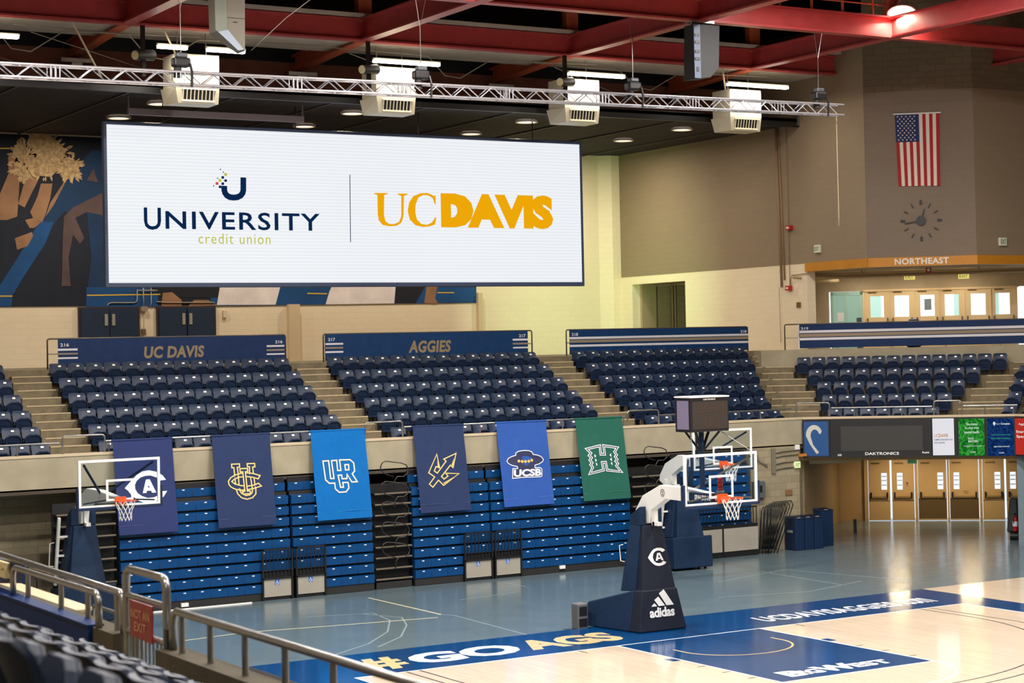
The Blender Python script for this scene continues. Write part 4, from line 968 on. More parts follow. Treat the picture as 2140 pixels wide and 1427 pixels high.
q = [(-2.769,11.134),(-2.771,11.008),(-2.749,10.925),(-2.693,10.851),(-2.607,10.808),(-2.488,10.797),(-2.375,10.813),(-2.281,10.860),(-2.219,10.938),(-2.197,11.022),(-2.190,11.394)]
mb = MB(); mb.ribbon(q, .172, SP, .003, False)
for (x,z),s in zip([(-2.811,11.376),(-2.726,11.286),(-2.814,11.195),(-2.896,11.100)], (.075,)*4): mb.box((x-s/2,19.99,z-s/2),(x+s/2,19.995,z+s/2))
for (x,z),s in zip([(-2.878,11.609),(-2.790,11.531),(-2.963,11.350),(-3.088,11.126)], (.032,)*4): mb.box((x-s/2,19.99,z-s/2),(x+s/2,19.995,z+s/2))
mb.build('screen_lettering', LN, scr)
mb = MB()
for x,z in [(-2.722,11.466),(-2.898,11.287)]: mb.box((x-.04,19.99,z-.04),(x+.04,19.995,z+.04))
mb.build('screen_lettering', LY, scr)
mb = MB()
for x,z in [(-2.986,11.196)]: mb.box((x-.04,19.99,z-.04),(x+.04,19.995,z+.04))
mb.build('screen_lettering', LR, scr)
mb = MB()
mb.prism([(1.931,11.037),(2.377,11.047),(2.376,11.021),(2.258,10.984),(2.236,10.384),(2.279,10.189),(2.404,10.100),(2.569,10.102),(2.736,10.175),(2.811,10.350),(2.824,10.962),(2.706,11.011),(2.707,11.037),(3.040,11.045),(3.039,11.019),(2.910,10.964),(2.887,10.352),(2.817,10.154),(2.663,10.052),(2.426,10.031),(2.192,10.066),(2.063,10.208),(2.034,10.380),(2.032,10.978),(1.930,11.011)], SP, .003)
mb.prism([(3.977,11.010),(3.981,10.732),(3.952,10.731),(3.878,10.919),(3.735,11.004),(3.566,11.014),(3.396,10.931),(3.296,10.709),(3.281,10.468),(3.334,10.250),(3.475,10.120),(3.667,10.092),(3.838,10.170),(3.953,10.326),(3.991,10.317),(3.938,10.105),(3.763,10.050),(3.545,10.025),(3.282,10.073),(3.095,10.246),(3.029,10.507),(3.082,10.771),(3.229,10.971),(3.471,11.064),(3.688,11.078),(3.832,11.037),(3.928,10.987)], SP, .003)
def pp(pts): mb.prism(pts, SP, .003)
pp([(4.172,11.045),(4.514,11.053),(4.759,11.023),(4.953,10.899),(5.048,10.722),(5.053,10.500),(4.989,10.276),(4.838,10.118),(4.615,10.044),(4.160,10.038),(4.166,10.320),(4.489,10.326),(4.622,10.359),(4.708,10.471),(4.711,10.627),(4.654,10.715),(4.498,10.756),(4.503,11.000),(4.479,10.556),(4.171,10.550)])
mb.v = mb.v[:-0] if 0 else mb.v
mb.build('screen_lettering', LG, scr)
stext('DAVIS', [(4.153,10.016),(8.126,11.094)], LG, .07, .98)
hb = MB()
for x in (-4.5,-.5,3.5,7.5): hb.cyl((x,20.12,12.88),(x,20.12,13.55),.02,None,6)
hb.build('hanger', M_black, t)
tag(MB().box((-5.7,19.45,13.02),(-.5,19.6,13.2)).box((-5.7,19.5,13.2),(-5.66,19.54,13.55)).box((-.55,19.5,13.2),(-.5,19.54,13.55)).build('hanging_channel', mat('channel_grey',(120,110,112),.5,.3), None), 'grey metal channel hung from ceiling above the video board', 'metal channel')
# a greenish lamp hidden behind the board's right end lights the corner
area('corner_wash_light', (10.6,23.5,7.4), .8, 95, (.55,1.,.42), (.75,.75,.12), 'DISK', None, 110)

# ------------------------------------------------------------------ painted mural on the north wall
MY = 29.97
t = thing('wall_mural', 'dark blue wall mural of raised arms and pom poms behind video board', 'mural', (-3,29.97,7.92))
MB().box((-15.9,MY,7.93),(10.43,29.999,13.5)).build('mural_panel', mat('mural_dark',(16,24,42),.8,var=.35,vs=.8), t)
MART = [0.]
def mart(name, m, *polys):
    for i,p in enumerate(polys): MART[0] += .0004; MB().prism(p, vplane(MY-.004-MART[0]), .003).build(name, m, t)
SKIN = mat('mural_skin',(150,112,82),.8,var=.2,vs=1.5); SKD = mat('mural_skin_dim',(84,66,66),.8,var=.25,vs=1.5); POM = mat('mural_pompom',(190,160,118),.8,var=.35,vs=9)
MBL = mat('mural_blue',(10,72,128),.8,var=.2,vs=1.); MBD = mat('mural_blue_deep',(8,48,86),.8,var=.2,vs=1.); MYL = mat('mural_yellow',(214,180,70),.8); MJ = mat('mural_jersey',(232,222,222),.8,var=.12,vs=1.6)
mart('mural_stripe', MBD, [(-5.333,10.704),(-4.056,12.601),(-3.639,13.066),(-2.885,13.093),(-2.961,8.319),(-3.861,8.324),(-3.693,9.526),(-3.820,11.028),(-4.561,11.015),(-4.934,10.561),(-5.161,10.001)])
mart('mural_stripe', MBL, [(-6.622,8.631),(-6.075,9.476),(-5.336,10.703),(-4.899,10.673),(-5.164,10.000),(-5.904,8.850),(-6.235,8.299),(-6.275,7.943),(-6.631,7.946)])
mart('mural_field', MBL, [(-3.875,8.553),(-1.484,8.546),(-1.495,7.887),(-3.885,7.893)], [(0.334,8.573),(10.425,8.508),(10.412,7.942),(0.322,7.896)])
mart('mural_field', mat('mural_black',(18,22,34),.8), [(-1.971,8.707),(0.838,8.702),(0.660,8.179),(-1.330,8.191)], [(7.206,8.660),(8.432,8.657),(7.950,7.926),(7.155,7.932)])
mart('mural_arm', SKD, [(-4.564,10.865),(-4.265,11.170),(-3.362,11.640),(-3.061,11.647),(-3.073,10.890),(-3.821,11.028),(-4.196,10.834),(-3.909,10.162),(-4.060,9.973),(-4.278,10.271),(-4.437,9.522),(-4.377,8.588),(-4.672,8.589),(-4.613,10.043)], [(-3.805,12.081),(-3.575,12.465),(-3.432,12.016)])
mart('mural_arm', SKIN, [(-6.796,11.340),(-6.580,11.565),(-6.304,12.234),(-6.314,12.749),(-6.223,12.881),(-6.026,12.888),(-6.012,12.649),(-6.035,12.242),(-5.968,11.911),(-6.013,11.283),(-6.055,10.839),(-6.379,10.724),(-6.805,10.717)], [(-6.014,11.246),(-5.862,11.803),(-5.713,12.140),(-5.452,12.667),(-5.178,12.750),(-5.218,12.526),(-5.389,12.001),(-5.650,11.475),(-5.817,11.139)], [(-5.639,10.994),(-5.396,11.518),(-5.281,11.929),(-4.917,11.939),(-4.997,11.453),(-5.151,10.929),(-5.264,10.667),(-5.552,10.811)], [(-5.152,10.855),(-4.890,11.232),(-4.475,12.025),(-4.097,12.561),(-4.169,12.653),(-4.543,12.360),(-4.435,12.176),(-4.999,11.304)], [(-6.137,10.138),(-5.594,10.348),(-5.560,10.218),(-5.746,9.884),(-6.071,9.771)], [(-5.805,10.733),(-5.515,10.812),(-5.300,10.667),(-5.520,10.478),(-5.665,10.476)],
   [(-1.384,7.905),(-1.324,8.352),(-1.002,8.377),(-0.684,8.111),(-0.687,7.899)], [(-0.471,7.897),(-0.250,8.108),(0.241,8.104),(0.567,7.915)], [(8.302,7.940),(8.430,8.657),(8.882,8.656),(8.738,8.108),(8.866,7.919)])
mart('mural_jersey', MJ, [(0.540,7.931),(0.692,8.744),(2.885,8.740),(2.641,7.925)], [(4.489,7.920),(4.639,8.366),(4.823,8.731),(7.206,8.727),(7.116,7.933)])
mart('mural_line', MYL, *[[(a[0],a[1]-.02),(b[0],b[1]-.02),(b[0],b[1]+.02),(a[0],a[1]+.02)] for a,b in ([(-6.629,8.275),(-6.238,8.273)], [(-3.854,8.285),(-1.413,8.304)], [(3.811,8.311),(4.547,8.294)], [(8.834,8.313),(9.517,8.310)], [(-6.562,13.027),(-6.158,13.041)])])
rnd = random.Random(4)
for (cx_,cz_),rr_ in zip([(-5.124,12.900),(-5.796,12.803),(-5.801,12.433),(-4.360,12.458)], (.85,.5,.45,.42)):
    q = MB(); q.prism([(cx_+rr_*.8*math.cos(i*.5236+.2)*(1+.15*math.sin(i*5)),cz_+rr_*.8*math.sin(i*.5236+.2)*(1+.15*math.sin(i*5))) for i in range(12)], vplane(MY-.014), .001)
    for i in range(70):
        a = rnd.uniform(0,6.283); r = rr_*math.sqrt(rnd.random()); l = rnd.uniform(.14,.26); w_ = l*.35; x = cx_+r*math.cos(a); z = cz_+r*math.sin(a); ca, sa = math.cos(a), math.sin(a)
        q.prism([(x+ca*l*.6,z+sa*l*.6),(x-sa*w_*.6,z+ca*w_*.6),(x-ca*l*.5,z-sa*l*.5),(x+sa*w_*.6,z-ca*w_*.6)], vplane(MY-.016-.0004*i), .0003)
    q.build('mural_pompom', POM, t)

# double doors, conduits and boxes on the north wall
def ddoor(label, x0, x1):
    t = thing('double_door', label, 'door', ((x0+x1)/2,29.95,5.95), 0, 'navy double doors')
    MB().box((x0-.06,29.9,5.95),(x1+.06,30,7.9)).build('door_frame', mat('door_frame_dark',(60,48,50),.5), t)
    for a,b in ((x0,(x0+x1)/2-.01),((x0+x1)/2+.01,x1)): 
        d = MB().box((a+.01,29.85,5.97),(b-.01,29.92,7.84)).build('door_leaf', mat('door_navy',(28,46,72),.5,var=.06), t)
        c = a+.06 if a > x0 else b-.16
        MB().box((c,29.82,7.28),(c+.1,29.85,7.66)).build('door_plate', mat('door_plate',(190,186,170),.4,.5), d)
ddoor('navy double door left, under the mural behind section 216 railing', -4.1, -2.2)
ddoor('navy double door right, under the mural beside wall switch box', -1.5, .42)
t = thing('wall_conduit', 'beige conduit lines with junction box between the navy double doors', 'conduit', (-1.9,29.9,6.4))
q = MB(); YC = 29.93
q.tube([(a,YC,b) for a,b in [(-3.200,7.914),(-3.182,7.975),(-3.125,8.023),(-3.040,8.035),(-2.303,8.029),(-2.228,8.066),(-2.202,8.139),(-2.196,8.471)]], .018, 6); q.tube([(a,YC-.02,b) for a,b in [(-1.996,8.557),(-1.995,7.904)]], .02, 6); q.tube([(a,YC,b) for a,b in [(-1.728,8.544),(-1.731,8.000),(-1.770,7.902)]], .015, 6); q.tube([(a,YC-.03,b) for a,b in [(-2.172,8.439),(-1.524,8.437)]], .02, 6); q.tube([(a,YC,b) for a,b in [(-1.997,7.731),(-2.007,7.140)]], .008, 5)
q.tube([(a,YC,b) for a,b in [(-1.550,8.063),(-1.230,8.029),(0.450,8.017)]], .018, 6)
q.build('conduit_pipe', mat('conduit_beige',(176,160,140),.5), t, smooth=True)
q = MB(); (a,b),(c,d) = [(-2.094,7.744),(-1.880,7.902)]; q.box((a,29.85,b),(c,29.97,d)); q.build('junction_box', mat('jbox',(150,132,118),.6), t)
(a,b),(c,d) = [(-2.070,6.944),(-1.942,7.151)]; tag(MB().box((a,29.88,b),(c,29.98,d)).build('switch_box', mat('switch_brown',(110,84,66),.6), None), 'small brown switch box on cream wall between navy doors', 'switch box')
tag(MB().box((.75,29.9,7.5),(.87,29.99,7.75)).build('wall_sensor', mat('sensor_cream',(220,204,176),.6), None), 'small cream sensor box on wall right of navy doors', 'sensor')

# ------------------------------------------------------------------ railing banners along the back of the seats
M_stw = mat('stripe_white', (226,226,232), .6); M_stt = mat('stripe_tan', (150,134,112), .6); M_bvin = mat('banner_vinyl_navy', (26,50,94), .5, var=.12, vs=4, spec=.2); M_bvin2 = mat('banner_vinyl_blue', (20,58,104), .5, var=.12, vs=4, spec=.2)
def rbanner(label, F, off, x0, x1, px0, px1, m, z0=5.97, z1=6.76):
    w_ = F @ Vector(((x0+x1)/2,off,5.95)); t = thing('railing_banner', label, 'banner', tuple(w_), F.to_euler().z, 'railing banners behind the seats')
    MB(F).box((x0,off,z0+.02),(x1,off+.012,z1)).build('vinyl', m, t)
    r = MB(F); r.tube(rbend((px0,off+.04,5.95),(px1,off+.04,5.95),z1+.01,.06), .022, 8); r.build('rail_frame', mat('rail_brown',(96,84,72),.4,.5), t, smooth=True)
    r = MB(F); r.cyl((px0,off+.04,6.36),(px1,off+.04,6.36),.016,None,6)
    n_ = int((px1-px0)/1.5)
    for i in range(1,n_): a = px0+(px1-px0)*i/n_; r.cyl((a,off+.05,5.95),(a,off+.05,z1),.018,None,6)
    r.build('rail_post', M_steel, t)
    return t
def bart(t, F, off, rects, m, name='stripe'):
    for (a,b),(c,d) in rects: MB(F).box((min(a,c),off-.006,min(b,d)),(max(a,c),off-.001,max(b,d))).build(name, m, t)
def btext(t, F, off, s, pts, m, bold=.01, shear=0., sp=1.):
    (a,b),(c,d) = pts; q = MB(); text(q, s, F @ frame((1,0,0),(0,0,1),(0,off-.004,0)), min(a,c), min(b,d), abs(c-a), abs(d-b), bold, shear, sp); return q.build('lettering', m, t)
YB = 18.75
BT_ = mat('banner_tan_letter',(150,130,96),.6)
x = [(-7.938,6.613),(-1.490,6.557),(-8.208,6.361),(-1.468,6.212)]
t = rbanner('navy railing banner reading UC DAVIS and 216', ID, YB, x[0][0], x[1][0], x[2][0], x[3][0], M_bvin)
btext(t, ID, YB, 'UC DAVIS', [(-5.599,6.183),(-3.891,6.517)], BT_, .04, .12, 1.05)
btext(t, ID, YB, '216', [(-7.876,6.557),(-7.645,6.646)], M_stw, .02); btext(t, ID, YB, '216', [(-1.794,6.530),(-1.575,6.616)], M_stw, .02)
bart(t, ID, YB, [[(-7.948,6.445),(-7.416,6.501)], [(-7.943,6.221),(-7.411,6.268)], [(-2.050,6.431),(-1.521,6.479)], [(-2.054,6.203),(-1.516,6.245)]], M_stw)
bart(t, ID, YB, [[(-7.950,6.339),(-7.414,6.382)], [(-2.052,6.315),(-1.518,6.362)]], M_stt)
x = [(-0.271,6.603),(6.434,6.556),(-0.307,6.325),(6.597,6.330)]
t = rbanner('blue railing banner reading AGGIES and 217', ID, YB, x[0][0], x[1][0], x[2][0], x[3][0], M_bvin2)
btext(t, ID, YB, 'AGGIES', [(2.382,6.160),(3.789,6.527)], BT_, .04, .15, 1.05)
btext(t, ID, YB, '217', [(-0.172,6.563),(0.043,6.653)], M_stw, .02); btext(t, ID, YB, '217', [(6.124,6.563),(6.357,6.661)], M_stw, .02)
bart(t, ID, YB, [[(-0.261,6.452),(0.292,6.505)], [(-0.261,6.217),(0.292,6.269)], [(5.902,6.465),(6.436,6.523)], [(5.908,6.223),(6.430,6.270)]], M_stw)
bart(t, ID, YB, [[(-0.264,6.339),(0.290,6.387)], [(5.900,6.344),(6.433,6.397)]], M_stt)
x = [(7.921,6.606),(14.776,6.603),(7.827,6.306),(14.788,6.331)]
t = rbanner('striped navy railing banner reading 218', ID, YB, x[0][0], x[1][0], x[2][0], x[3][0], M_bvin2)
btext(t, ID, YB, '218', [(8.000,6.576),(8.230,6.670)], M_stw, .02); btext(t, ID, YB, '218', [(14.475,6.568),(14.713,6.661)], M_stw, .02)
X0, X1 = x[0][0], x[1][0]
def hz(p): return p[0][1]
a,b,c,d,e,f_ = [v[1] for v in [(7.906,6.540),(7.904,6.471),(7.909,6.447),(7.907,6.359),(7.906,6.296),(7.904,6.229)]]
bart(t, ID, YB, [((X0,a),(X1,b)), ((X0,e),(X1,f_))], M_stw); bart(t, ID, YB, [((X0,c),(X1,d))], M_stt)
OB = 24.0
t = rbanner('striped navy railing banner reading 219 above the corner seats', F45, OB, -1.14, 7.2, -1.62, 7.3, M_bvin, 5.99, 6.8)
btext(t, F45, OB, '219', [(-1.065,6.625),(-0.813,6.708)], M_stw, .02)
a,b,c,d,e,f_ = [v[1] for v in [(-1.123,6.597),(-1.125,6.514),(-1.125,6.487),(-1.128,6.379),(-1.128,6.352),(-1.130,6.272)]]
bart(t, F45, OB, [((-1.14,a),(7.2,b)), ((-1.14,e),(7.2,f_)), ((-1.16,5.99),(-1.12,6.8))], M_stw); bart(t, F45, OB, [((-1.14,c),(7.2,d))], M_stt)
q = MB(F45).hexa([(2.42,24.1,5.96),(2.92,24.1,5.96),(2.92,24.5,5.96),(2.42,24.5,5.96)],[(2.5,24.15,6.9),(2.86,24.15,6.9),(2.86,24.45,6.9),(2.5,24.45,6.9)]); tag(q.build('draped_stand', M_navy, None, bevel=.08), 'small navy draped stand behind the striped 219 railing banner', 'draped stand')

# ------------------------------------------------------------------ lighting truss
t = thing('lighting_truss', 'long silver lattice truss spanning above the video board', 'truss', (-1,9,12.4))
TY, TX0, TX1 = 9.0, -13.4, 11.35
def tz(x): return 12.42+.009*(x+12)
ch = []
for dy, dz in ((-.145,0),(.145,0),(-.145,.29),(.145,.29)):
    MB().cyl((TX0,TY+dy,tz(TX0)+dz),(TX1,TY+dy,tz(TX1)+dz),.028,None,8).build('chord', M_alu, t, smooth='auto')
for name, dy in (('front_lattice',-.145),('back_lattice',.145)):
    q = MB(); i = 0; x = TX0+.05
    while x < TX1-.3:
        m = i % 8
        if m == 7:
            for k in (0,.1,.2): q.cyl((x+k,TY+dy,tz(x)),(x+k,TY+dy,tz(x)+.29),.016,None,6)
            x += .24
        else:
            a, b = (0,.29) if i % 2 else (.29,0)
            q.cyl((x,TY+dy,tz(x)+a),(x+.36,TY+dy,tz(x)+b),.015,None,6); x += .37
        i += 1
    q.build(name, M_alu, t)
q = MB(); x = TX0+.2; s = 1
while x < TX1-.4:
    for dz in (0,.29): q.cyl((x,TY-.145*s,tz(x)+dz),(x+.37,TY+.145*s,tz(x)+dz),.012,None,6)
    x += .37; s = -s
q.build('cross_lattice', M_alu, t)
hl = ['leftmost black chain hoist holding the truss, before left heater','second black chain hoist from left holding the truss','third black chain hoist from left holding the truss','rightmost black chain hoist near the end of the truss']
for i,x in enumerate((-7.77,-1.72,4.43,10.58)):
    z = tz(x)+.29
    t = thing('chain_hoist', hl[i], 'hoist', (x,9,z), 0, 'truss chain hoists')
    MB().box((x-.2,8.86,z+.12),(x+.2,9.14,z+.34)).build('motor', M_black, t, bevel=.05)
    MB().box((x-.12,8.9,z+.34),(x+.14,9.1,z+.45)).build('motor_cap', mat('hoist_grey',(90,92,98),.4,.4), t, bevel=.03)
    MB().cyl((x-.08,9,z-.12),(x-.08,9,z+.14),.1,.085,12).build('chain_bag', M_blk2, t)
    q = MB(); q.cyl((x,9,z+.45),(x,9,14.2),.012,None,6); q.cyl((x,9,14.2),(x-.12,9,15.0),.008,None,5); q.cyl((x,9,14.2),(x+.18,9,15.0),.008,None,5); q.build('chain', M_steel, t)
    q = MB(); q.tube([(x+.16,8.85,z+.2),(x+.2,8.82,z),(x+.19,8.83,z-.34)], .03, 6); q.build('hook_strap', M_black, t)

# ------------------------------------------------------------------ hanging unit heaters and tube lights at the ceiling edge
M_heat = mat('heater_cream', (218,210,186), .4)
hl = ['leftmost cream hanging unit heater behind truss','second cream hanging unit heater from left','third cream hanging unit heater from left','rightmost cream hanging unit heater near tan wall']
for i,x in enumerate((-4.72,1.13,7.3,13.38)):
    t = thing('unit_heater', hl[i], 'heater', (x,17,13.05), 0, 'unit heaters under the roof')
    q = MB(); q.hexa([(x-.5,16.7,13.06),(x+.62,16.7,13.06),(x+.62,17.5,13.06),(x-.62,17.5,13.06)],[(x-.6,16.6,13.5),(x+.62,16.6,13.5),(x+.62,17.6,13.5),(x-.68,17.6,13.5)]); q.box((x-.6,16.6,13.5),(x+.62,17.6,14.38)); b = q.build('cabinet', M_heat, t)
    MB().hexa([(x-.36,16.672,13.14),(x+.48,16.672,13.14),(x+.48,16.7,13.14),(x-.36,16.7,13.14)],[(x-.40,16.60,13.44),(x+.5,16.60,13.44),(x+.5,16.66,13.44),(x-.40,16.66,13.44)]).build('grille_opening', M_black, t)
    q = MB()
    for k in range(9):
        a = x-.38+k*.105; q.beam((a,16.66,13.13),(a,16.585,13.45),.022,.02)
    q.box((x-.43,16.585,13.42),(x+.53,16.62,13.47)); q.box((x-.4,16.64,13.1),(x+.5,16.68,13.15)); q.build('louvre', M_heat, t)
    for a in (-.4,.4): MB().cyl((x+a,17,14.38),(x+a,17,15.03),.018,None,6).build('hanger_rod', M_steel, t)
tl = ['far left glowing tube light under the roof, cut by picture edge','short glowing tube light left of the grey hanging speaker','long glowing tube light under the grey hanging speaker','glowing tube light above second heater','glowing tube light above third heater','glowing tube light above rightmost heater']
for i,(a,b) in enumerate(((-11.6,-9.5),(-5.95,-5.1),(-4.6,-3.5),(.25,2.35),(6.6,8.6),(12.4,14.8))):
    tube_light('roof_tube_light', tl[i], ID, a, b, 16.2, 14.42, .16, 70, (255,246,226), 'tube lights under the roof', (0,0,-1), 11.)
sl_ = ['left black spotlight hanging beside leftmost heater','middle black spotlight beside second heater','right black spotlight beside third heater']
for i,x in enumerate((-6.4,0.0,6.35)):
    t = thing('spotlight', sl_[i], 'spotlight', (x,15.95,14.0), 0, 'black spotlights under the beams')
    q = MB(); q.cyl((x-.25,15.8,14.13),(x+.3,16.1,14.2),.13,.15,14); q.build('barrel', M_black, t, smooth='auto')
    MB().cyl((x-.27,15.79,14.128),(x-.25,15.8,14.13),.12,None,14).build('lens', mat('lens_warm',(230,220,170),.2), t)
    q = MB(); q.box((x-.05,15.9,14.25),(x+.05,16.0,14.96)); q.box((x-.04,15.9,13.62),(x+.06,16.0,14.1)); q.build('yoke', M_black, t)
# recessed can lights in the dark ceiling
i = 0
nm = {(-4.5,20.4):'can light in dark ceiling at upper left, above video board corner',(1.45,20.4):'can light in dark ceiling left of second heater base',(7.45,20.4):'can light in dark ceiling left of third heater base',(13.4,20.4):'can light in dark ceiling left of rightmost heater base',(1.45,24.2):'can light in dark ceiling just over the middle of the video board',(7.4,24.2):'can light in dark ceiling over the right half of the video board',(13.4,24.2):'can light in dark ceiling right of the video board',(-4.5,24.2):'can light in dark ceiling near the upper left of video board, dim',(-10.4,24.2):'can light in dark ceiling beyond the left picture edge'}
for (x,y),lb in nm.items():
    if x < -10: continue
    t = thing('can_light', lb, 'light', (x,y,13.5), 0, 'can lights in the dark ceiling')
    MB(Matrix.Translation((x,y,13.46))).lathe([(.3,.0),(.36,.0),(.36,.06),(.3,.06),(.3,0)],20).build('trim_ring', M_white, t, smooth='auto')
    q = MB(Matrix.Translation((x,y,13.5))); q.lathe([(0,0),(.3,0),(.3,.02),(0,.02)],20); q.build('lamp_lens', emi('can_lamp',(255,226,196),2.2), t)
for x in (-12,-4.5,1.45,7.4,13.4):
    area('can_light_glow', (x,21,13.4), .5, 60, (1,.85,.66)); area('can_light_glow', (x,26.5,13.4), .5, 240, (1,.86,.68))
# ------------------------------------------------------------------ speakers
t = thing('column_speaker', 'tall light grey column speaker hanging at upper left', 'speaker', (-6.65,8.95,13.3))
q = MB().hexa([(-7.0,8.75,13.72),(-6.32,8.75,13.3),(-6.32,9.25,13.3),(-7.0,9.25,13.72)],[(-7.03,8.75,15.6),(-6.29,8.75,15.6),(-6.29,9.25,15.6),(-7.03,9.25,15.6)]); q.build('cabinet', mat('speaker_cream',(116,111,98),.5), t, bevel=.01)
q = MB().hexa([(-7.03,8.735,13.75),(-6.74,8.735,13.56),(-6.74,8.76,13.56),(-7.03,8.76,13.75)],[(-7.04,8.735,15.6),(-6.77,8.735,15.6),(-6.77,8.76,15.6),(-7.04,8.76,15.6)]); q.build('grille', mat('speaker_green_grey',(118,124,112),.5), t)
q = MB()
for z in (14.05,14.65,15.2): q.box((-6.74,8.742,z),(-6.3,8.752,z+.012)); q.box((-6.6,8.735,z-.1),(-6.5,8.752,z-.08))
q.build('cabinet_seam', M_black, t)
MB().hexa([(-6.98,8.7,13.70),(-6.74,8.7,13.76),(-6.36,8.72,13.33),(-6.5,8.72,13.3)],[(-6.98,8.74,13.72),(-6.74,8.74,13.78),(-6.36,8.76,13.35),(-6.5,8.76,13.32)]).build('baffle', mat('speaker_blue_grey',(150,164,178),.4), t)
t = thing('line_array_speaker', 'dark grey line array speaker hanging from red beam right of center', 'speaker', (6.6,9.0,13.35))
q = MB().hexa([(6.24,8.75,13.38),(6.6,8.75,13.42),(6.6,9.3,13.42),(6.24,9.3,13.38)],[(6.27,8.75,14.85),(7.08,8.75,14.85),(7.08,9.3,14.85),(6.27,9.3,14.85)]); q = MB(); q.prism([(6.24,13.36),(6.75,13.42),(7.03,13.7),(7.08,14.85),(6.29,14.85)], frame((1,0,0),(0,0,1),(0,9.3,0)), .55); q.build('cabinet', mat('speaker_dark',(34,34,38),.6), t, bevel=.01)
q = MB().box((6.22,8.72,13.38),(6.42,8.752,14.84)); f = q.build('front_plate', mat('speaker_plate',(84,98,124),.5), t)
q = MB()
for z in (13.9,14.1,14.35,14.55):
    for a in (6.28,6.36): MB().cyl((a,8.70,z),(a,8.722,z),.045,None,12).build('driver', M_black, f)
MB().box((6.28,8.71,13.55),(6.36,8.722,13.68)).build('input_plate', M_black, f)
q = MB(); q.box((6.2,8.8,14.9),(6.95,9.1,14.97)); q.cyl((6.35,9,14.85),(6.35,9,14.95),.03,None,8); q.cyl((6.7,9,14.85),(6.7,9,14.95),.03,None,8); q.build('hanging_bracket', M_steel, t)
# high-bay lamp in the upper right
t = thing('high_bay_lamp', 'glowing round high bay lamp under red beams at upper right', 'lamp', (13.35,8.6,15.6))
C_ = Matrix.Translation((13.35,8.6,15.62)) @ Matrix.Rotation(math.radians(-20),4,'X') @ Matrix.Rotation(math.radians(15),4,'Y')
q = MB(C_); q.lathe([(.0,.5),(.1,.5),(.14,.3),(.42,.02),(.44,0),(.40,0),(.12,.27),(0,.3)],20); q.build('reflector', M_white, t, smooth='auto')
q = MB(C_); q.lathe([(0,.06),(.2,.03),(.36,.02),(.36,.0),(.2,-.03),(0,-.06)],20); q.build('lamp_lens', emi('high_bay_bulb',(255,250,240),12.), t, smooth='auto')
q = MB(); q.tube([(13.3,8.6,16.1),(13.1,8.7,16.4),(12.7,8.9,16.45),(12.5,9,16.2)], .02, 6); q.build('cable', M_steel, t)
area('high_bay_lamp_glow', (13.33,8.5,15.5), .5, 300, (1,.82,.64), (.1,-.15,-1))
# ------------------------------------------------------------------ roof rigging: conduits, sway cables, struts
M_cab = mat('cable_grey', (150,140,128), .5, .3)
def cab(label, pts, r=.012, m=M_cab, cat='cable', name='roof_cable', grp='roof cables'): return tag(MB().tube(pts, r, 6).build(name, m, None, smooth=True), label, cat, grp)
cab('thin cable hanging from upper left speaker toward the right', [(-4.2,8.9,15.0),(-5.2,9,14.2),(-6.0,9.2,13.4)])
for i,(x,lb) in enumerate(((-12.6,'far left'),(-9.0,'left'),(-.1,'middle'),(6.6,'right'))):
    cab('%s thin diagonal sway cable between roof brackets' % lb, [(x,17.0,14.75),(x+3,18.5,14.3),(x+6.5,20.9,13.95)])
    cab('%s long thin horizontal conduit under the roof soffit' % lb, [(x-.5,16.6+.25*i,14.9),(x+2.5,16.6+.25*i,14.85),(x+3.2,17.4,14.35),(x+3.7,17.4,14.3),(x+4.4,16.8,14.8),(x+8.0,16.6,14.85)], .016)
for x,lb in ((-8.0,'leftmost'),(-5.6,'second'),(6.6,'third'),(12.4,'rightmost')):
    cab('%s pale diagonal strut bar below the roof beams' % lb, [(x-.2,16.15,15.0),(x+1.0,17.6,13.75)], .03, mat('strut_pale',(206,190,160),.5), 'strut', 'diagonal_strut', 'diagonal strut bars')
for i,x in enumerate((-6.8,-.1,6.6,13.3,16.6)):
    y = 20.6 if x < 16 else 18.1
    q = MB().box((x-.45,y-.15,14.55),(x+.45,y+.2,14.66)).box((x-.15,y-.1,14.35),(x+.15,y+.15,14.55)) if x < 16 else MB().box((16.45,17.95,13.5),(16.56,18.2,14.3))
    tag(q.build('beam_bracket', M_steel, None), ['far left','left','middle','right','rightmost'][i]+' grey steel bearing bracket below an orange roof beam', 'bracket', 'roof beam brackets')
bl = MB()
for z in (15.9,16.25): bl.cyl((8.2,9.0,z),(13.2,9.0,z),.025,None,6)
for x in (8.3,9.3,10.4,11.5,12.6): bl.box((x-.03,8.97,15.55),(x+.03,9.03,16.3))
tag(bl.build('beam_catwalk_rail', M_redo, None), 'orange pipe handrail standing on the red beam at upper right', 'railing')

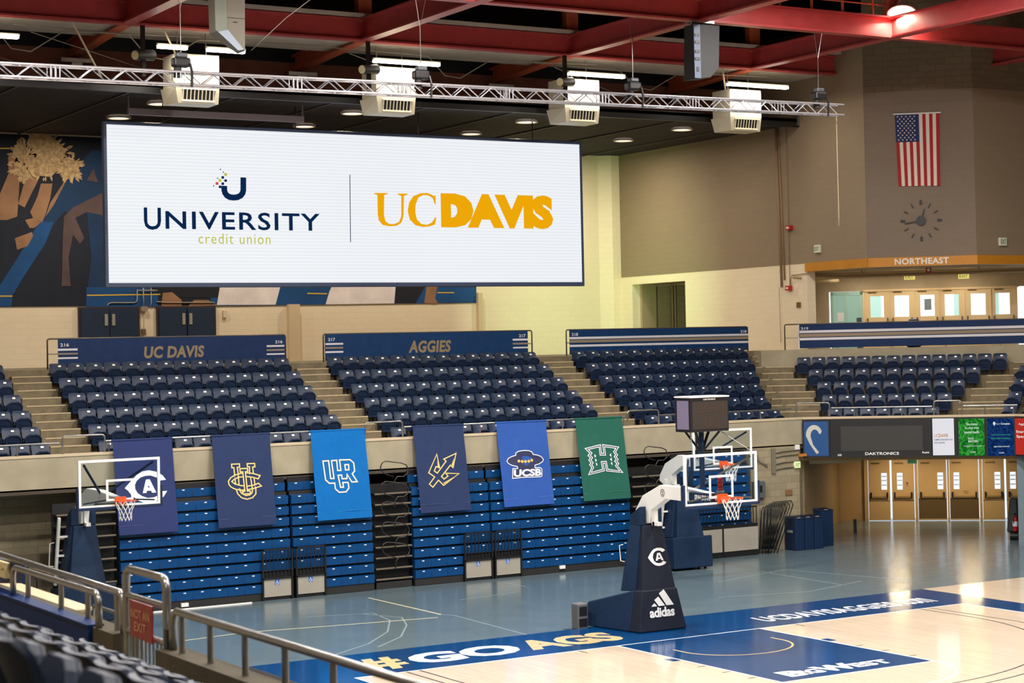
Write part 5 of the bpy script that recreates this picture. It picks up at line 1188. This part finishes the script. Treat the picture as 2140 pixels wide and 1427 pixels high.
# ------------------------------------------------------------------ flag, clock, signs on the corner wall
Tw = F45 @ frame((1,0,0),(0,0,1),(0,S31-.02,0))
t = thing('flag', 'American flag hanging vertically on brown corner wall', 'flag', tuple(F45 @ Vector((2.87,S31-.03,11.4))), -math.pi/4)
fx = [(2.455,13.436),(3.878,13.419),(2.521,11.141),(3.850,11.107)]
def fl_(u, v):                                        # u across, v down, slightly slanting cloth with soft folds
    (a,b),(c,d),(e,f),(g,h) = fx
    x = (a+(c-a)*u)*(1-v)+(e+(g-e)*u)*v; z = (b+(d-b)*u)*(1-v)+(f+(h-f)*u)*v
    return F45 @ Vector((x, S31-.045-.012*math.sin(u*13+v*2)*v, z))
R_ = mat('flag_red',(168,30,36),.8); W_ = mat('flag_white',(226,214,200),.8); B_ = mat('flag_blue',(30,44,92),.8)
def fq(mb, u0, u1, v0, v1, off=0):
    N = 10; n_ = F45 @ Vector((0,-off,0)); vs = []
    for j in range(N+1):
        v = v0+(v1-v0)*j/N; vs += [fl_(u0,v)+n_, fl_(u1,v)+n_]
    mb.add(vs, [(2*j,2*j+1,2*j+3,2*j+2) for j in range(N)])
UC = 7/13*.98
rd = MB(); wh = MB()
for i in range(13):
    u0, u1 = i/13, (i+1)/13; fq(rd if i % 2 == 0 else wh, u0, u1, .38 if u1 <= .54 else 0, 1)
rd.build('cloth', R_, t, extra=((wh,W_),))
q = MB(); fq(q, 0, 7/13, 0, .385, .004); c_ = q.build('canton', B_, t)
q = MB()
for r_ in range(11):
    for k in range(5 if r_ % 2 == 0 else 4):
        u = (.06+.094*k+(0 if r_ % 2 == 0 else .047)); v = .03+.0325*r_; p = fl_(u,v)+F45.to_3x3() @ Vector((0,-.02,0)); P_ = []
        for a in range(10): rr_ = .034 if a % 2 == 0 else .015; P_.append(p+F45.to_3x3() @ Vector((rr_*math.sin(a*math.pi/5),0,rr_*math.cos(a*math.pi/5))))
        q.add(P_, [tuple(range(10))])
q.build('star', W_, c_, kind='stuff')
q = MB(F45).cyl((fx[0][0]-.05,S31-.05,fx[0][1]+.02),(fx[1][0]+.05,S31-.05,fx[1][1]+.03),.025,None,8); q.build('flag_rod', M_white, t, smooth='auto')
(cx_,cz_),(lx_,_z),(rx_,_z2) = [(3.212,10.011),(2.554,10.003),(3.868,10.020)]
rr_ = (rx_-lx_)/2
t = thing('wall_clock', 'large black wall clock without rim below the flag', 'clock', tuple(F45 @ Vector((cx_,S31-.02,cz_-rr_))), -math.pi/4)
for i in range(12):
    a = math.radians(30*i); w_ = .045 if i % 3 == 0 else .02; r0 = rr_*(.78 if i % 3 == 0 else .72); r1 = rr_*(1.0 if i % 3 == 0 else .95)
    q = MB(); q.ribbon([(cx_+r0*math.sin(a),cz_+r0*math.cos(a)),(cx_+r1*math.sin(a),cz_+r1*math.cos(a))], w_*1.7, Tw, .02, False); q.build('hour_mark', M_black, t)
MB().prism(arc(cx_,cz_,rr_*.235,0,360,24)[:-1], Tw, .05).build('hub', mat('clock_hub',(36,40,46),.4), t)
for nm_, a, l, w_ in (('hour_hand',18,.58,.04),('minute_hand',261,.8,.032)):
    a = math.radians(a); q = MB(); q.ribbon([(cx_,cz_),(cx_+rr_*l*math.sin(a),cz_+rr_*l*math.cos(a))], w_, Tw @ Matrix.Translation((0,0,.03)), .012, False); q.build(nm_, M_black, t)
q = MB(); Tg = F45 @ frame((1,0,0),(0,0,1),(0,S31-.055,0)); (a,b),(c,d) = [(2.335,8.598),(4.066,8.806)]; text(q, 'NORTHEAST', Tg, a, 8.62, c-a, .2, .03, 0, 1.06)
tag(q.build('sign_lettering', mat('sign_white',(226,222,214),.5), None), 'white NORTHEAST letters on the gold band below the clock', 'sign')
def exitsign(label, T, x, z, glow=0, rgb=(214,220,196), w_=.3, h_=.26, two=None):
    p = T @ Vector((x,0,z)); t = thing('exit_sign', label, 'exit sign', tuple(p), 0, 'exit signs')
    q = MB(T); q.box((x-w_/2,-.08,z-h_/2),(x+w_/2,0,z+h_/2)); q.build('housing', mat('exit_%d'%rgb[0],rgb,.5,emis=rgb if glow else None,estr=glow), t, bevel=.008)
    q = MB(); text(q, 'EXIT', T @ frame((1,0,0),(0,0,1),(0,-.083,0)), x-w_*.38, z-h_*.28, w_*.76, h_*.56, .01); q.build('lettering', mat('exit_green',(60,110,70),.5), t)
FEw = FEA @ Matrix.Translation((0,16.55,0)); (y_,z_), = [(17.083,9.299)]; exitsign('white EXIT sign on tan east wall left of the clock', FEw, -y_, z_)
FR = Matrix.Translation((0,12.03,0)); (x_,z_), = [(20.110,9.292)]; exitsign('white EXIT sign on tan wall right of the clock', FR, x_, z_)
FD = F45 @ Matrix.Translation((0,25.2,0))
for (x_,z_),lb in zip([(2.498,8.316),(4.307,8.297)], ('left','right')): exitsign('%s glowing EXIT sign hung over upper corner doors' % lb, FD, x_, z_, .9, (216,200,110), .36, .17)
(x_,z_), = [(12.393,2.517)]; exitsign('pale green EXIT sign on block pier right of the bleachers', Matrix.Translation((0,12.95,0)), x_, z_, .5, (206,220,160), .2, .19)
(x_,z_), = [(2.732,2.391)]; exitsign('green EXIT sign partly hidden under black scoreboard', F45 @ Matrix.Translation((0,22.0,0)), x_, z_-.03, .3, (86,140,90), .3, .2)

# alarms, conduits and boxes on the east wall (x = 16.56)
XE = 16.53
def pxE(pts): return [(XE,a,b) for a,b in pts]
t = thing('wall_conduit', 'bundle of brown vertical conduits on the east wall', 'conduit', (16.53,19.1,6.5))
q = MB()
q.tube(pxE([(19.321,13.548),(19.176,8.101)]), .045, 8); q.tube(pxE([(19.181,13.534),(19.000,8.339)]), .03, 8); q.build('conduit_pipe', M_rust, t, smooth=True)
q = MB(); q.tube(pxE([(18.735,13.586),(18.707,8.084)]), .012, 6); q.tube(pxE([(18.652,8.082),(18.670,8.326),(18.581,8.485),(17.632,8.510)]), .014, 6); q.tube(pxE([(19.343,8.107),(19.307,6.225)]), .008, 6); q.build('conduit_pipe', M_rust, t, smooth=True)
for (y_,z_),lb in zip([(18.613,10.093),(18.722,8.052)], ('upper red fire alarm strobe on tan east wall','lower red fire alarm strobe on cream east wall')):
    t = thing('fire_alarm', lb, 'fire alarm', (16.5,y_,z_-.08), 0, 'fire alarms on the east wall'); MB().box((16.42,y_-.12,z_-.08),(16.55,y_+.12,z_+.08)).build('housing', M_redp, t); MB().box((16.40,y_-.06,z_-.03),(16.42,y_+.06,z_+.03)).build('strobe_lens', M_white, t)
(y_,z_), = [(18.253,7.470)]; tag(MB().box((16.52,y_-.1,z_-.09),(16.56,y_+.1,z_+.09)).build('wall_plaque', mat('plaque_brown',(110,76,40),.5), None), 'small brown square plaque on cream east wall', 'plaque')
t = thing('hanging_pole', 'long thin pale pole hanging in front of the upper tan wall', 'pole', (11.3,9.0,9.5))
MB().cyl((11.3,9.145,12.66),(11.3,9.145,9.5),.011,None,8).build('rod', mat('pole_pale',(176,160,128),.6), t); MB().cyl((11.3,9.145,9.5),(11.3,9.145,9.7),.02,None,8).build('rod_tip', M_steel, t)
# chain-link gate inside the doorway recess of the east wall
t = thing('recess_gate', 'dark wire mesh gate inside doorway of the east wall', 'gate', (17.0,26.6,5.95))
q = MB()
for y_ in (25.3,26.55,26.75,27.9): q.box((16.95,y_-.03,5.95),(17.01,y_+.03,8.5))
q.box((16.95,25.3,8.44),(17.01,27.9,8.5)); q.box((16.95,25.3,6.55),(17.01,27.9,6.6)); q.build('gate_frame', mat('gate_bronze',(92,80,62),.4,.4), t)
q = MB()
for i in range(26): y_ = 25.3+i*.1; q.beam((16.98,y_,5.95),(16.98,y_,8.45),.008,.008)
for i in range(25): z_ = 5.98+i*.1; q.beam((16.98,25.3,z_),(16.98,27.9,z_),.008,.008)
q.build('wire_mesh', mat('mesh_dark',(52,48,44),.5), t)
tag(MB().box((18.6,25.9,5.95),(19.1,26.5,7.6)).build('stored_cabinet', mat('cabinet_dark',(44,48,56),.5), None), 'dark tall cabinet stored behind the wire mesh gate', 'cabinet')

# ------------------------------------------------------------------ upper corner doors
M_doorup = mat('cream_door', (222,194,146), .45, var=.03); M_lup = emi('door_daylight_up', (240,250,250), 1.35)
D0 = [.78,1.66,2.5,3.37,4.22,5.12]; D1 = [1.63,2.47,3.34,4.19,5.10,5.94]; WN = [(.96,1.43),(1.80,2.30),(2.69,3.18),(3.53,4.01),(4.42,4.92),(5.25,5.74)]
ul = ['leftmost cream upper door beside the teal glass doors','second cream upper door from the left, window fully bright','third cream upper door, with notice taped in its window','fourth cream upper door from the left','fifth cream upper door from the left, bright window','rightmost cream upper door beside bright opening']
for i in range(6):
    t = thing('upper_door', ul[i], 'door', tuple(F45 @ Vector(((D0[i]+D1[i])/2,S38,5.96))), -math.pi/4, 'cream upper corner doors')
    a,b = D0[i],D1[i]; c,d = WN[i]; q = MB(F45); y0,y1 = S38-.05,S38
    q.box((a,y0,5.96),(c,y1,7.9)); q.box((d,y0,5.96),(b,y1,7.9)); q.box((c,y0,5.96),(d,y1,7.01)); q.box((c,y0,7.74),(d,y1,7.9)); q.build('door_leaf', M_doorup, t)
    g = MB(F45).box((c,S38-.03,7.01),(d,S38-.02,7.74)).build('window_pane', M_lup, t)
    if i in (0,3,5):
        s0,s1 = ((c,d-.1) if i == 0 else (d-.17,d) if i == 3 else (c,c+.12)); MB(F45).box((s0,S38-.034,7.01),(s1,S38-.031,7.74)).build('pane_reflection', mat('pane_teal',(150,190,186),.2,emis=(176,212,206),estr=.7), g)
    if i == 2: MB(F45).box((2.83,S38-.06,7.22),(3.07,S38-.05,7.6)).build('taped_notice', mat('notice_grey',(120,136,140),.6), g)
    q = MB(F45); q.box((a+.1,S38-.1,7.86),(a+.4,S38-.05,7.89)); q.build('closer', mat('closer',(120,96,60),.4,.5), t)
    q = MB(F45)
    for x in (a+.06,b-.1): q.box((x,S38-.1,6.8),(x+.05,S38-.05,6.98))
    q.build('latch_end', mat('latch_grey',(110,100,86),.4,.5), t)
q = MB(F45)
for a,b in ((.7,.78),(1.63,1.66),(2.47,2.5),(3.34,3.37),(4.19,4.22),(5.10,5.12),(5.94,6.0)): q.box((a,S38-.08,5.95),(b,S38+.05,7.93))
q.box((.7,S38-.08,7.9),(6.0,S38+.05,7.97)); struct('trim_3', q, M_doorup, fr=F45)
t = thing('glass_door', 'teal framed double glass doors left of cream upper doors', 'door', tuple(F45 @ Vector((.14,S38,5.96))), -math.pi/4)
TE = mat('teal_frame',(168,206,194),.4); q = MB(F45)
for a,b in ((-.43,-.33),(.08,.18),(.6,.7)): q.box((a,S38-.04,5.96),(b,S38+.02,7.92))
for a,b in ((7.8,7.92),(5.96,6.2)): q.box((-.43,S38-.04,a),(.7,S38+.02,b))
q.build('door_frame', TE, t)
MB(F45).box((-.33,S38-.01,6.2),(.6,S38,7.8)).build('door_pane', mat('teal_glass',(120,150,136),.15,emis=(132,164,150),estr=.55), t)
q = MB(F45); q.box((-.2,S38-.02,6.9),(.02,S38-.012,7.2)); q.build('posted_paper', M_white, t)
q = MB(F45)
for a in (.02,.24): q.tube([(a,S38-.04,6.4),(a,S38-.1,6.42),(a,S38-.1,6.8),(a,S38-.04,6.82)],.014,6)
q.build('pull_handle', M_steel, t)
q = MB(F45).box((6.05,S38-.01,5.96),(8.5,S38,7.95)); struct('window_3', q, M_lup, fr=F45)
tag(MB(F45).box((.62,25.6,5.96),(.78,25.75,7.0)).build('post_dispenser', mat('dispenser_grey',(96,96,110),.5), None), 'grey standing post dispenser before the glass doors', 'dispenser')
t = thing('soffit_pipe', 'thick beige pipe run under the soffit above upper doors', 'pipe', tuple(F45 @ Vector((2,24.8,8.3))), -math.pi/4)
q = MB(F45); q.tube([(-1.35,24.4,8.4),(-.9,24.6,8.36),(8,24.6,8.42)], .05, 8); q.tube([(-1.3,25.0,8.3),(-.7,25.2,8.28),(-.2,25.6,8.28),(-.05,26,8.3)], .07, 8); q.build('pipe_run', mat('pipe_tan',(170,146,104),.5), t, smooth=True)
q = MB(F45)
for x in (.95,4.85): q.cyl((x,24.6,8.36),(x,24.6,8.65),.03,None,8)
q.build('pipe_hanger', mat('pipe_tan',(170,146,104),.5), t)
(x_,z_), = [(3.211,8.512)]; t = thing('fire_alarm', 'small red fire alarm on soffit below NORTHEAST letters', 'fire alarm', tuple(F45 @ Vector((x_,24.4,z_-.1)))); MB(F45).box((x_-.09,24.3,z_-.1),(x_+.09,24.42,z_+.09)).build('housing', M_redp, t); MB(F45).cyl((x_,24.28,z_),(x_,24.3,z_),.05,None,12).build('strobe_lens', M_white, t)
tag(MB(F45).box((-.98,25.8,6.9),(-.9,25.95,7.75)).build('fire_cabinet', M_redp, None), 'narrow red fire cabinet on side wall left of the glass doors', 'fire cabinet')
for tt in (.6,2.4,4.2): area('upper_corner_glow', tuple(F45 @ Vector((tt,25.6,8.5))), .6, 26, (1,.9,.74), (0,.0,-1))

# ------------------------------------------------------------------ scoreboard and ad panels on the corner parapet
NS_ = OFF45-.14
def panel(label, cat, t0, t1, z0=2.70, z1=3.86, name='ad_panel', d=.13):
    t = thing(name, label, cat, tuple(F45 @ Vector(((t0+t1)/2,NS_,z0))), -math.pi/4, 'display panels on the corner parapet')
    MB(F45).box((t0,NS_,z0),(t1,NS_+d,z1)).build('case', M_black, t)
    return t
def face(t, m, t0, t1, z0, z1, off=.004, name='face'): return MB(F45).box((t0,NS_-off,z0),(t1,NS_-off+.004,z1)).build(name, m, t)
def ptext(t, s, m, x, z, w_, h, bold=.01, off=.008): q = MB(); text(q, s, F45 @ frame((1,0,0),(0,0,1),(0,NS_-off,0)), x, z, w_, h, bold); return q.build('lettering', m, t)
t = panel('blue logo panel with pale curved emblem, left of black scoreboard', 'sign', -.22, .62, name='logo_panel')
fo = face(t, mat('panel_blue',(16,70,128),.5), -.17, .57, 2.76, 3.80)
q = MB(); Tp = F45 @ frame((1,0,0),(0,0,1),(0,NS_-.009,0)); q.prism([(-.08,3.3)]+arc(.14,3.4,.25,190,20,14,.3)+[(.33,3.42)]+arc(.16,3.38,.13,20,190,10,.18)+[(.1,3.1),(.28,2.86),(.2,2.82),(0,3.12)], Tp, .003); q.build('emblem', mat('emblem_grey',(186,186,176),.5), fo)
t = panel('black DAKTRONICS scoreboard over corridor, screen dark', 'scoreboard', .63, 3.69, name='scoreboard')
fo = face(t, mat('score_grey',(48,46,44),.6,var=.1,vs=30), .95, 3.42, 2.90, 3.64, name='dark_screen')
ptext(t, 'DAKTRONICS', M_whiten, 1.68, 2.77, 1.02, .085, .012); ptext(t, 'ProAd', M_whiten, 3.4, 2.8, .2, .06, .015); ptext(t, 'AGGIES', M_whiten, .84, 2.75, .12, .06, .015)
t = panel('white lit panel reading UC DAVIS campus recreation', 'screen', 3.7, 4.45)
fo = face(t, emi('panel_white',(236,234,240),.82), 3.72, 4.36, 2.74, 3.84)
ptext(fo, 'UC', mat('tan_letter',(160,120,80),.6), 3.76, 3.28, .15, .1, 0); ptext(fo, 'DAVIS', mat('orange_letter',(176,116,40),.6), 3.91, 3.28, .27, .1, .025); ptext(fo, 'CAMPUS RECREATION', M_bld, 3.76, 3.18, .55, .05, .015); ptext(fo, 'AND UNIONS', M_bld, 3.76, 3.09, .32, .05, .015)
def leafmat(n, a, b, s):
    m = emi(n, a, s); nt = m.node_tree; tc = nt.nodes.new('ShaderNodeTexCoord'); no_ = nt.nodes.new('ShaderNodeTexNoise'); no_.inputs['Scale'].default_value = 5; no_.inputs['Distortion'].default_value = 2.5
    rp = nt.nodes.new('ShaderNodeValToRGB'); rp.color_ramp.elements[0].color = (*lin(a),1); rp.color_ramp.elements[1].color = (*lin(b),1); rp.color_ramp.elements[0].position = .4; rp.color_ramp.elements[1].position = .62
    nt.links.new(tc.outputs['Object'], no_.inputs['Vector']); nt.links.new(no_.outputs[0], rp.inputs[0]); nt.links.new(rp.outputs[0], nt.nodes['Principled BSDF'].inputs['Emission Color']); return m
PT = emi('panel_text',(230,240,232),.8)
t = panel('green leafy lit panel reading You matter, So does your mental health', 'screen', 4.46, 5.29)
fo = face(t, leafmat('panel_green',(10,96,30),(60,176,60),.75), 4.5, 5.26, 2.72, 3.82)
ptext(fo, 'You matter.', PT, 4.72, 3.62, .36, .08); ptext(fo, 'So does your', PT, 4.69, 3.5, .42, .08); ptext(fo, 'mental health.', PT, 4.67, 3.38, .46, .08); ptext(fo, 'EACH', PT, 4.78, 3.2, .16, .06); ptext(fo, 'MATTERS', PT, 4.78, 3.11, .3, .07); ptext(fo, 'eachaggiematters.ucdavis.edu', PT, 4.63, 2.98, .56, .05, 0); ptext(fo, 'UC DAVIS', PT, 4.83, 2.80, .16, .05)
t = panel('dark blue lit panel reading Aggie Compass', 'screen', 5.3, 6.2)
fo = face(t, leafmat('panel_navy',(10,34,84),(22,66,128),.7), 5.35, 6.13, 2.70, 3.82)
ptext(fo, 'Aggie', emi('panel_text_dim',(140,160,200),.8), 5.58, 3.62, .17, .07, 0); ptext(fo, 'Compass', PT, 5.76, 3.61, .26, .08, .02); ptext(fo, 'Connecting students with', emi('panel_text_green',(60,160,120),.8), 5.46, 3.3, .56, .06, .005); ptext(fo, 'basic needs resources.', emi('panel_text_green',(60,160,120),.8), 5.46, 3.2, .56, .06, .01); ptext(fo, 'aggiecompass.ucdavis.edu', PT, 5.53, 2.95, .46, .06, .005); ptext(fo, 'UC DAVIS', PT, 5.68, 2.77, .15, .045)
q = MB(); q.prism([(5.52,3.66),(5.56,3.60),(5.6,3.66),(5.57,3.72),(5.535,3.72)], Tp, .003); q.build('emblem', PT, fo)
# the next panel turns the corner
t = thing('ad_panel', 'red lit panel at right picture edge', 'screen', (17.25,8.2,2.7), 0, 'display panels on the corner parapet')
MB(FEA).box((-8.5,17.19,2.7),(-7.6,17.32,3.86)).build('case', M_black, t)
fo = MB(FEA).box((-8.46,17.186,2.74),(-7.64,17.19,3.82)).build('face', emi('panel_red',(196,52,44),.75), t)
q = MB(); Tq = FEA @ frame((1,0,0),(0,0,1),(0,17.18,0)); text(q, 'Aggie', Tq, -8.3, 3.6, .3, .08, .01); text(q, 'Emergency', Tq, -8.4, 3.36, .66, .1, .02); text(q, 'Special', Tq, -8.4, 3.22, .5, .1, .02); q.build('lettering', PT, fo)
tag(MB().box((12.35,12.9,2.98),(12.5,12.95,3.12)).build('connector_box', M_white, None), 'white connector box on pier left of the blue logo panel', 'connector box', 'boxes on the pier')
tag(MB().box((12.46,12.85,2.76),(12.72,12.95,2.84)).build('cable_bracket', mat('bracket_orange',(196,120,40),.5), None), 'small orange bracket on pier below the white boxes', 'bracket')
t = thing('pier_conduit', 'grey conduit lines on block pier right of bleachers', 'conduit', (11.8,12.9,2.3))
q = MB()
for z_ in (2.95,2.82,2.62,2.45): q.tube([(11.5,12.92,z_-.05),(11.9,12.92,z_),(12.5,12.92,z_+.02)], .02, 6)
for k in range(4): q.tube([(10.75+.03*k,12.93,3.05),(10.85+.06*k,12.9,2.8-.05*k),(11.3,12.92,2.5+.03*k)], .012, 6)
q.box((11.45,12.9,2.3),(11.6,12.95,3.05)); q.cyl((10.9,12.93,1.9),(10.9,12.93,2.7),.012,None,6); q.build('conduit_pipe', mat('conduit_grey',(120,112,96),.5), t)
t = thing('panel_box', 'grey electrical box on the block pier behind near backboard', 'electrical box', (10.95,12.85,1.75)); MB().box((10.72,12.8,1.62),(11.12,12.95,2.1)).build('housing', mat('ebox',(88,92,88),.5), t); MB().box((10.85,12.79,1.78),(11.0,12.8,1.98)).build('cover', M_black, t)
tag(MB().box((11.95,12.92,1.62),(12.2,12.96,1.78)).build('wall_vent', mat('vent_brown',(128,96,60),.5), None), 'small brown plate on the block pier', 'vent')

# ------------------------------------------------------------------ railing, gate and table of the near stand
XR = -17.72
def rx(pts): return [(XR,a,b) for a,b in pts]
t = thing('near_railing', 'blurred steel railing in foreground running down to bottom edge', 'railing', (XR,-22,3.9), 0, 'foreground railings')
MB().tube([(XR,-19.56,3.9),(XR,-19.56,4.1),(XR,-19.59,4.18),(XR,-19.66,4.22),(XR,-30,4.22)], .032, 10).build('top_rail', M_steel, t, smooth=True)
for y_ in (-19.78,-20.43,-21.17,-21.95,-22.8,-24): MB().cyl((XR,y_,3.88),(XR,y_,4.2),.026,None,10).build('post', M_steel, t, smooth='auto')
t = thing('near_railing', 'blurred steel railing along the navy covered wall at far left', 'railing', (XR,-16.5,3.9), 0, 'foreground railings')
MB().tube([(XR,-12,4.27),(XR,-18.2,4.235),(XR,-18.26,4.2),(XR,-18.28,4.1),(XR,-18.28,3.9)], .032, 10).build('top_rail', M_steel, t, smooth=True)
for y_ in (-13.2,-15.25,-16.4,-17.25,-18.11): MB().cyl((XR,y_,3.88),(XR,y_,4.24),.026,None,10).build('post', M_steel, t, smooth='auto')
q = MB().tube(rbend((-17.8,-15.0,3.9),(-17.8,-17.84,3.9),4.2,.1), .03, 10); tag(q.build('hoop_rail', M_steel, None, smooth=True), 'low curved steel rail loop just behind navy covered wall', 'railing')
t = thing('stair_gate', 'steel gate with vertical bars beside the NOT AN EXIT sign', 'gate', (XR,-18.9,3.46))
MB().tube([(XR,-18.37,3.46)]+rbend((XR,-18.37,3.9),(XR,-19.42,3.9),4.46,.1)[0:]+[(XR,-19.42,3.46)], .034, 10).build('gate_frame', M_steel, t, smooth=True)
for z_ in (4.235,3.935): MB().cyl((XR,-18.37,z_),(XR,-19.42,z_),.026,None,10).build('crossbar', M_steel, t, smooth='auto')
for i in range(9): y_ = -18.47-.1*i; MB().cyl((XR,y_,3.47),(XR,y_,3.93),.01,None,6).build('bar', M_steel, t)
MB().cyl((XR,-18.37,3.5),(XR,-19.42,3.5),.012,None,6).build('crossbar', M_steel, t)
MB().box((XR-.03,-19.5,3.9),(XR+.03,-19.42,4.06)).build('gate_latch', M_black, t)
sg = [(-18.623,4.225),(-19.224,4.220),(-19.208,3.912),(-18.637,3.926)]
t = thing('gate_sign', 'blurred red sign reading NOT AN EXIT hung on the gate', 'sign', (-17.77,-18.75,3.9))
q = MB().prism(sg, frame((0,-1,0),(0,0,1),(-17.765,0,0)) @ Matrix.Diagonal((-1,1,1,1)), .012); q.build('sign_plate', mat('sign_red',(140,22,24),.4), t)
Ts = frame((0,-1,0),(0,0,1),(-17.782,0,0)); y0_ = sg[0][0]; wd_ = abs(sg[1][0]-sg[0][0]); zt = sg[0][1]; hh = sg[0][1]-sg[3][1]
q = MB(); text(q, 'NOT AN', Ts, -y0_+wd_*.1, zt-hh*.47, wd_*.8, hh*.25, .01); text(q, 'EXIT', Ts, -y0_+wd_*.24, zt-hh*.82, wd_*.5, hh*.25, .01); q.build('lettering', mat('sign_letter',(206,150,110),.5), t)
q = MB().box((-17.86,-17.72,3.0),(-17.83,-14.22,3.905)); q.box((-17.87,-17.72,3.9),(-17.72,-14.22,3.92)); tag(q.build('wall_cover', mat('cover_navy',(6,38,88),.6,var=.08,spec=.15), None), 'navy vinyl cover on the concrete wall at lower left', 'wall cover')
t = thing('press_table', 'long pale wooden table top just beyond navy covered wall', 'table', (-17.4,-14.5,3.55))
tb = [(-17.58,-12),(-17.2,-12),(-17.2,-15.6),(-17.26,-15.72),(-17.58,-15.75)]
q = MB().prism(tb, Matrix.Translation((0,0,3.775)), .035); q.build('table_top', mat('table_wood',(196,170,126),.4,var=.06,vs=5), t, bevel=.006)
for y_ in (-15.5,-14.0): MB().box((-17.6,y_-.05,3.55),(-17.3,y_+.05,3.775)).build('table_bracket', M_steel, t)
t = thing('side_panel', 'navy side panel with cream outlet box at left picture edge', 'panel', (-17.6,-14.8,3.9))
bp = [(-13.708,4.186),(-14.881,4.224),(-14.869,4.017),(-13.692,3.912)]
q = MB().prism(bp, frame((0,1,0),(0,0,1),(-17.68,0,0)), .03); q.build('panel_board', mat('panel_navy_near',(16,52,110),.5), t)
(a,b),(c,d) = [(-14.074,4.028),(-14.444,4.189)]; q = MB().box((-17.74,min(a,c),b),(-17.68,max(a,c),d)); ob = q.build('outlet_box', mat('outlet_cream',(222,204,150),.45), t, bevel=.008)
q = MB()
for (a,b), in ([(-14.321,4.116)], [(-14.397,4.122)]): q.box((-17.745,a-.012,b-.008),(-17.739,a+.006,b+.008))
q.build('socket', M_black, ob)
# stair handrail going down to the floor beyond the wall
q = MB().tube([(-17.3,-19.9,2.6),(-17.3,-19.95,3.35),(-17.25,-20.0,3.42),(-17.1,-20.05,3.42),(-16.2,-20.1,2.75),(-15.2,-20.15,2.0)], .03, 8); tag(q.build('stair_handrail', M_steel, None, smooth=True), 'curved steel stair handrail beyond the foreground concrete wall', 'handrail')
q = MB().tube(rbend((-16.9,-14.6,3.0),(-16.9,-16.2,3.0),3.7,.08), .02, 8); tag(q.build('lower_rail', M_steel, None, smooth=True), 'thin pale steel rail loop beyond the wooden table', 'railing')
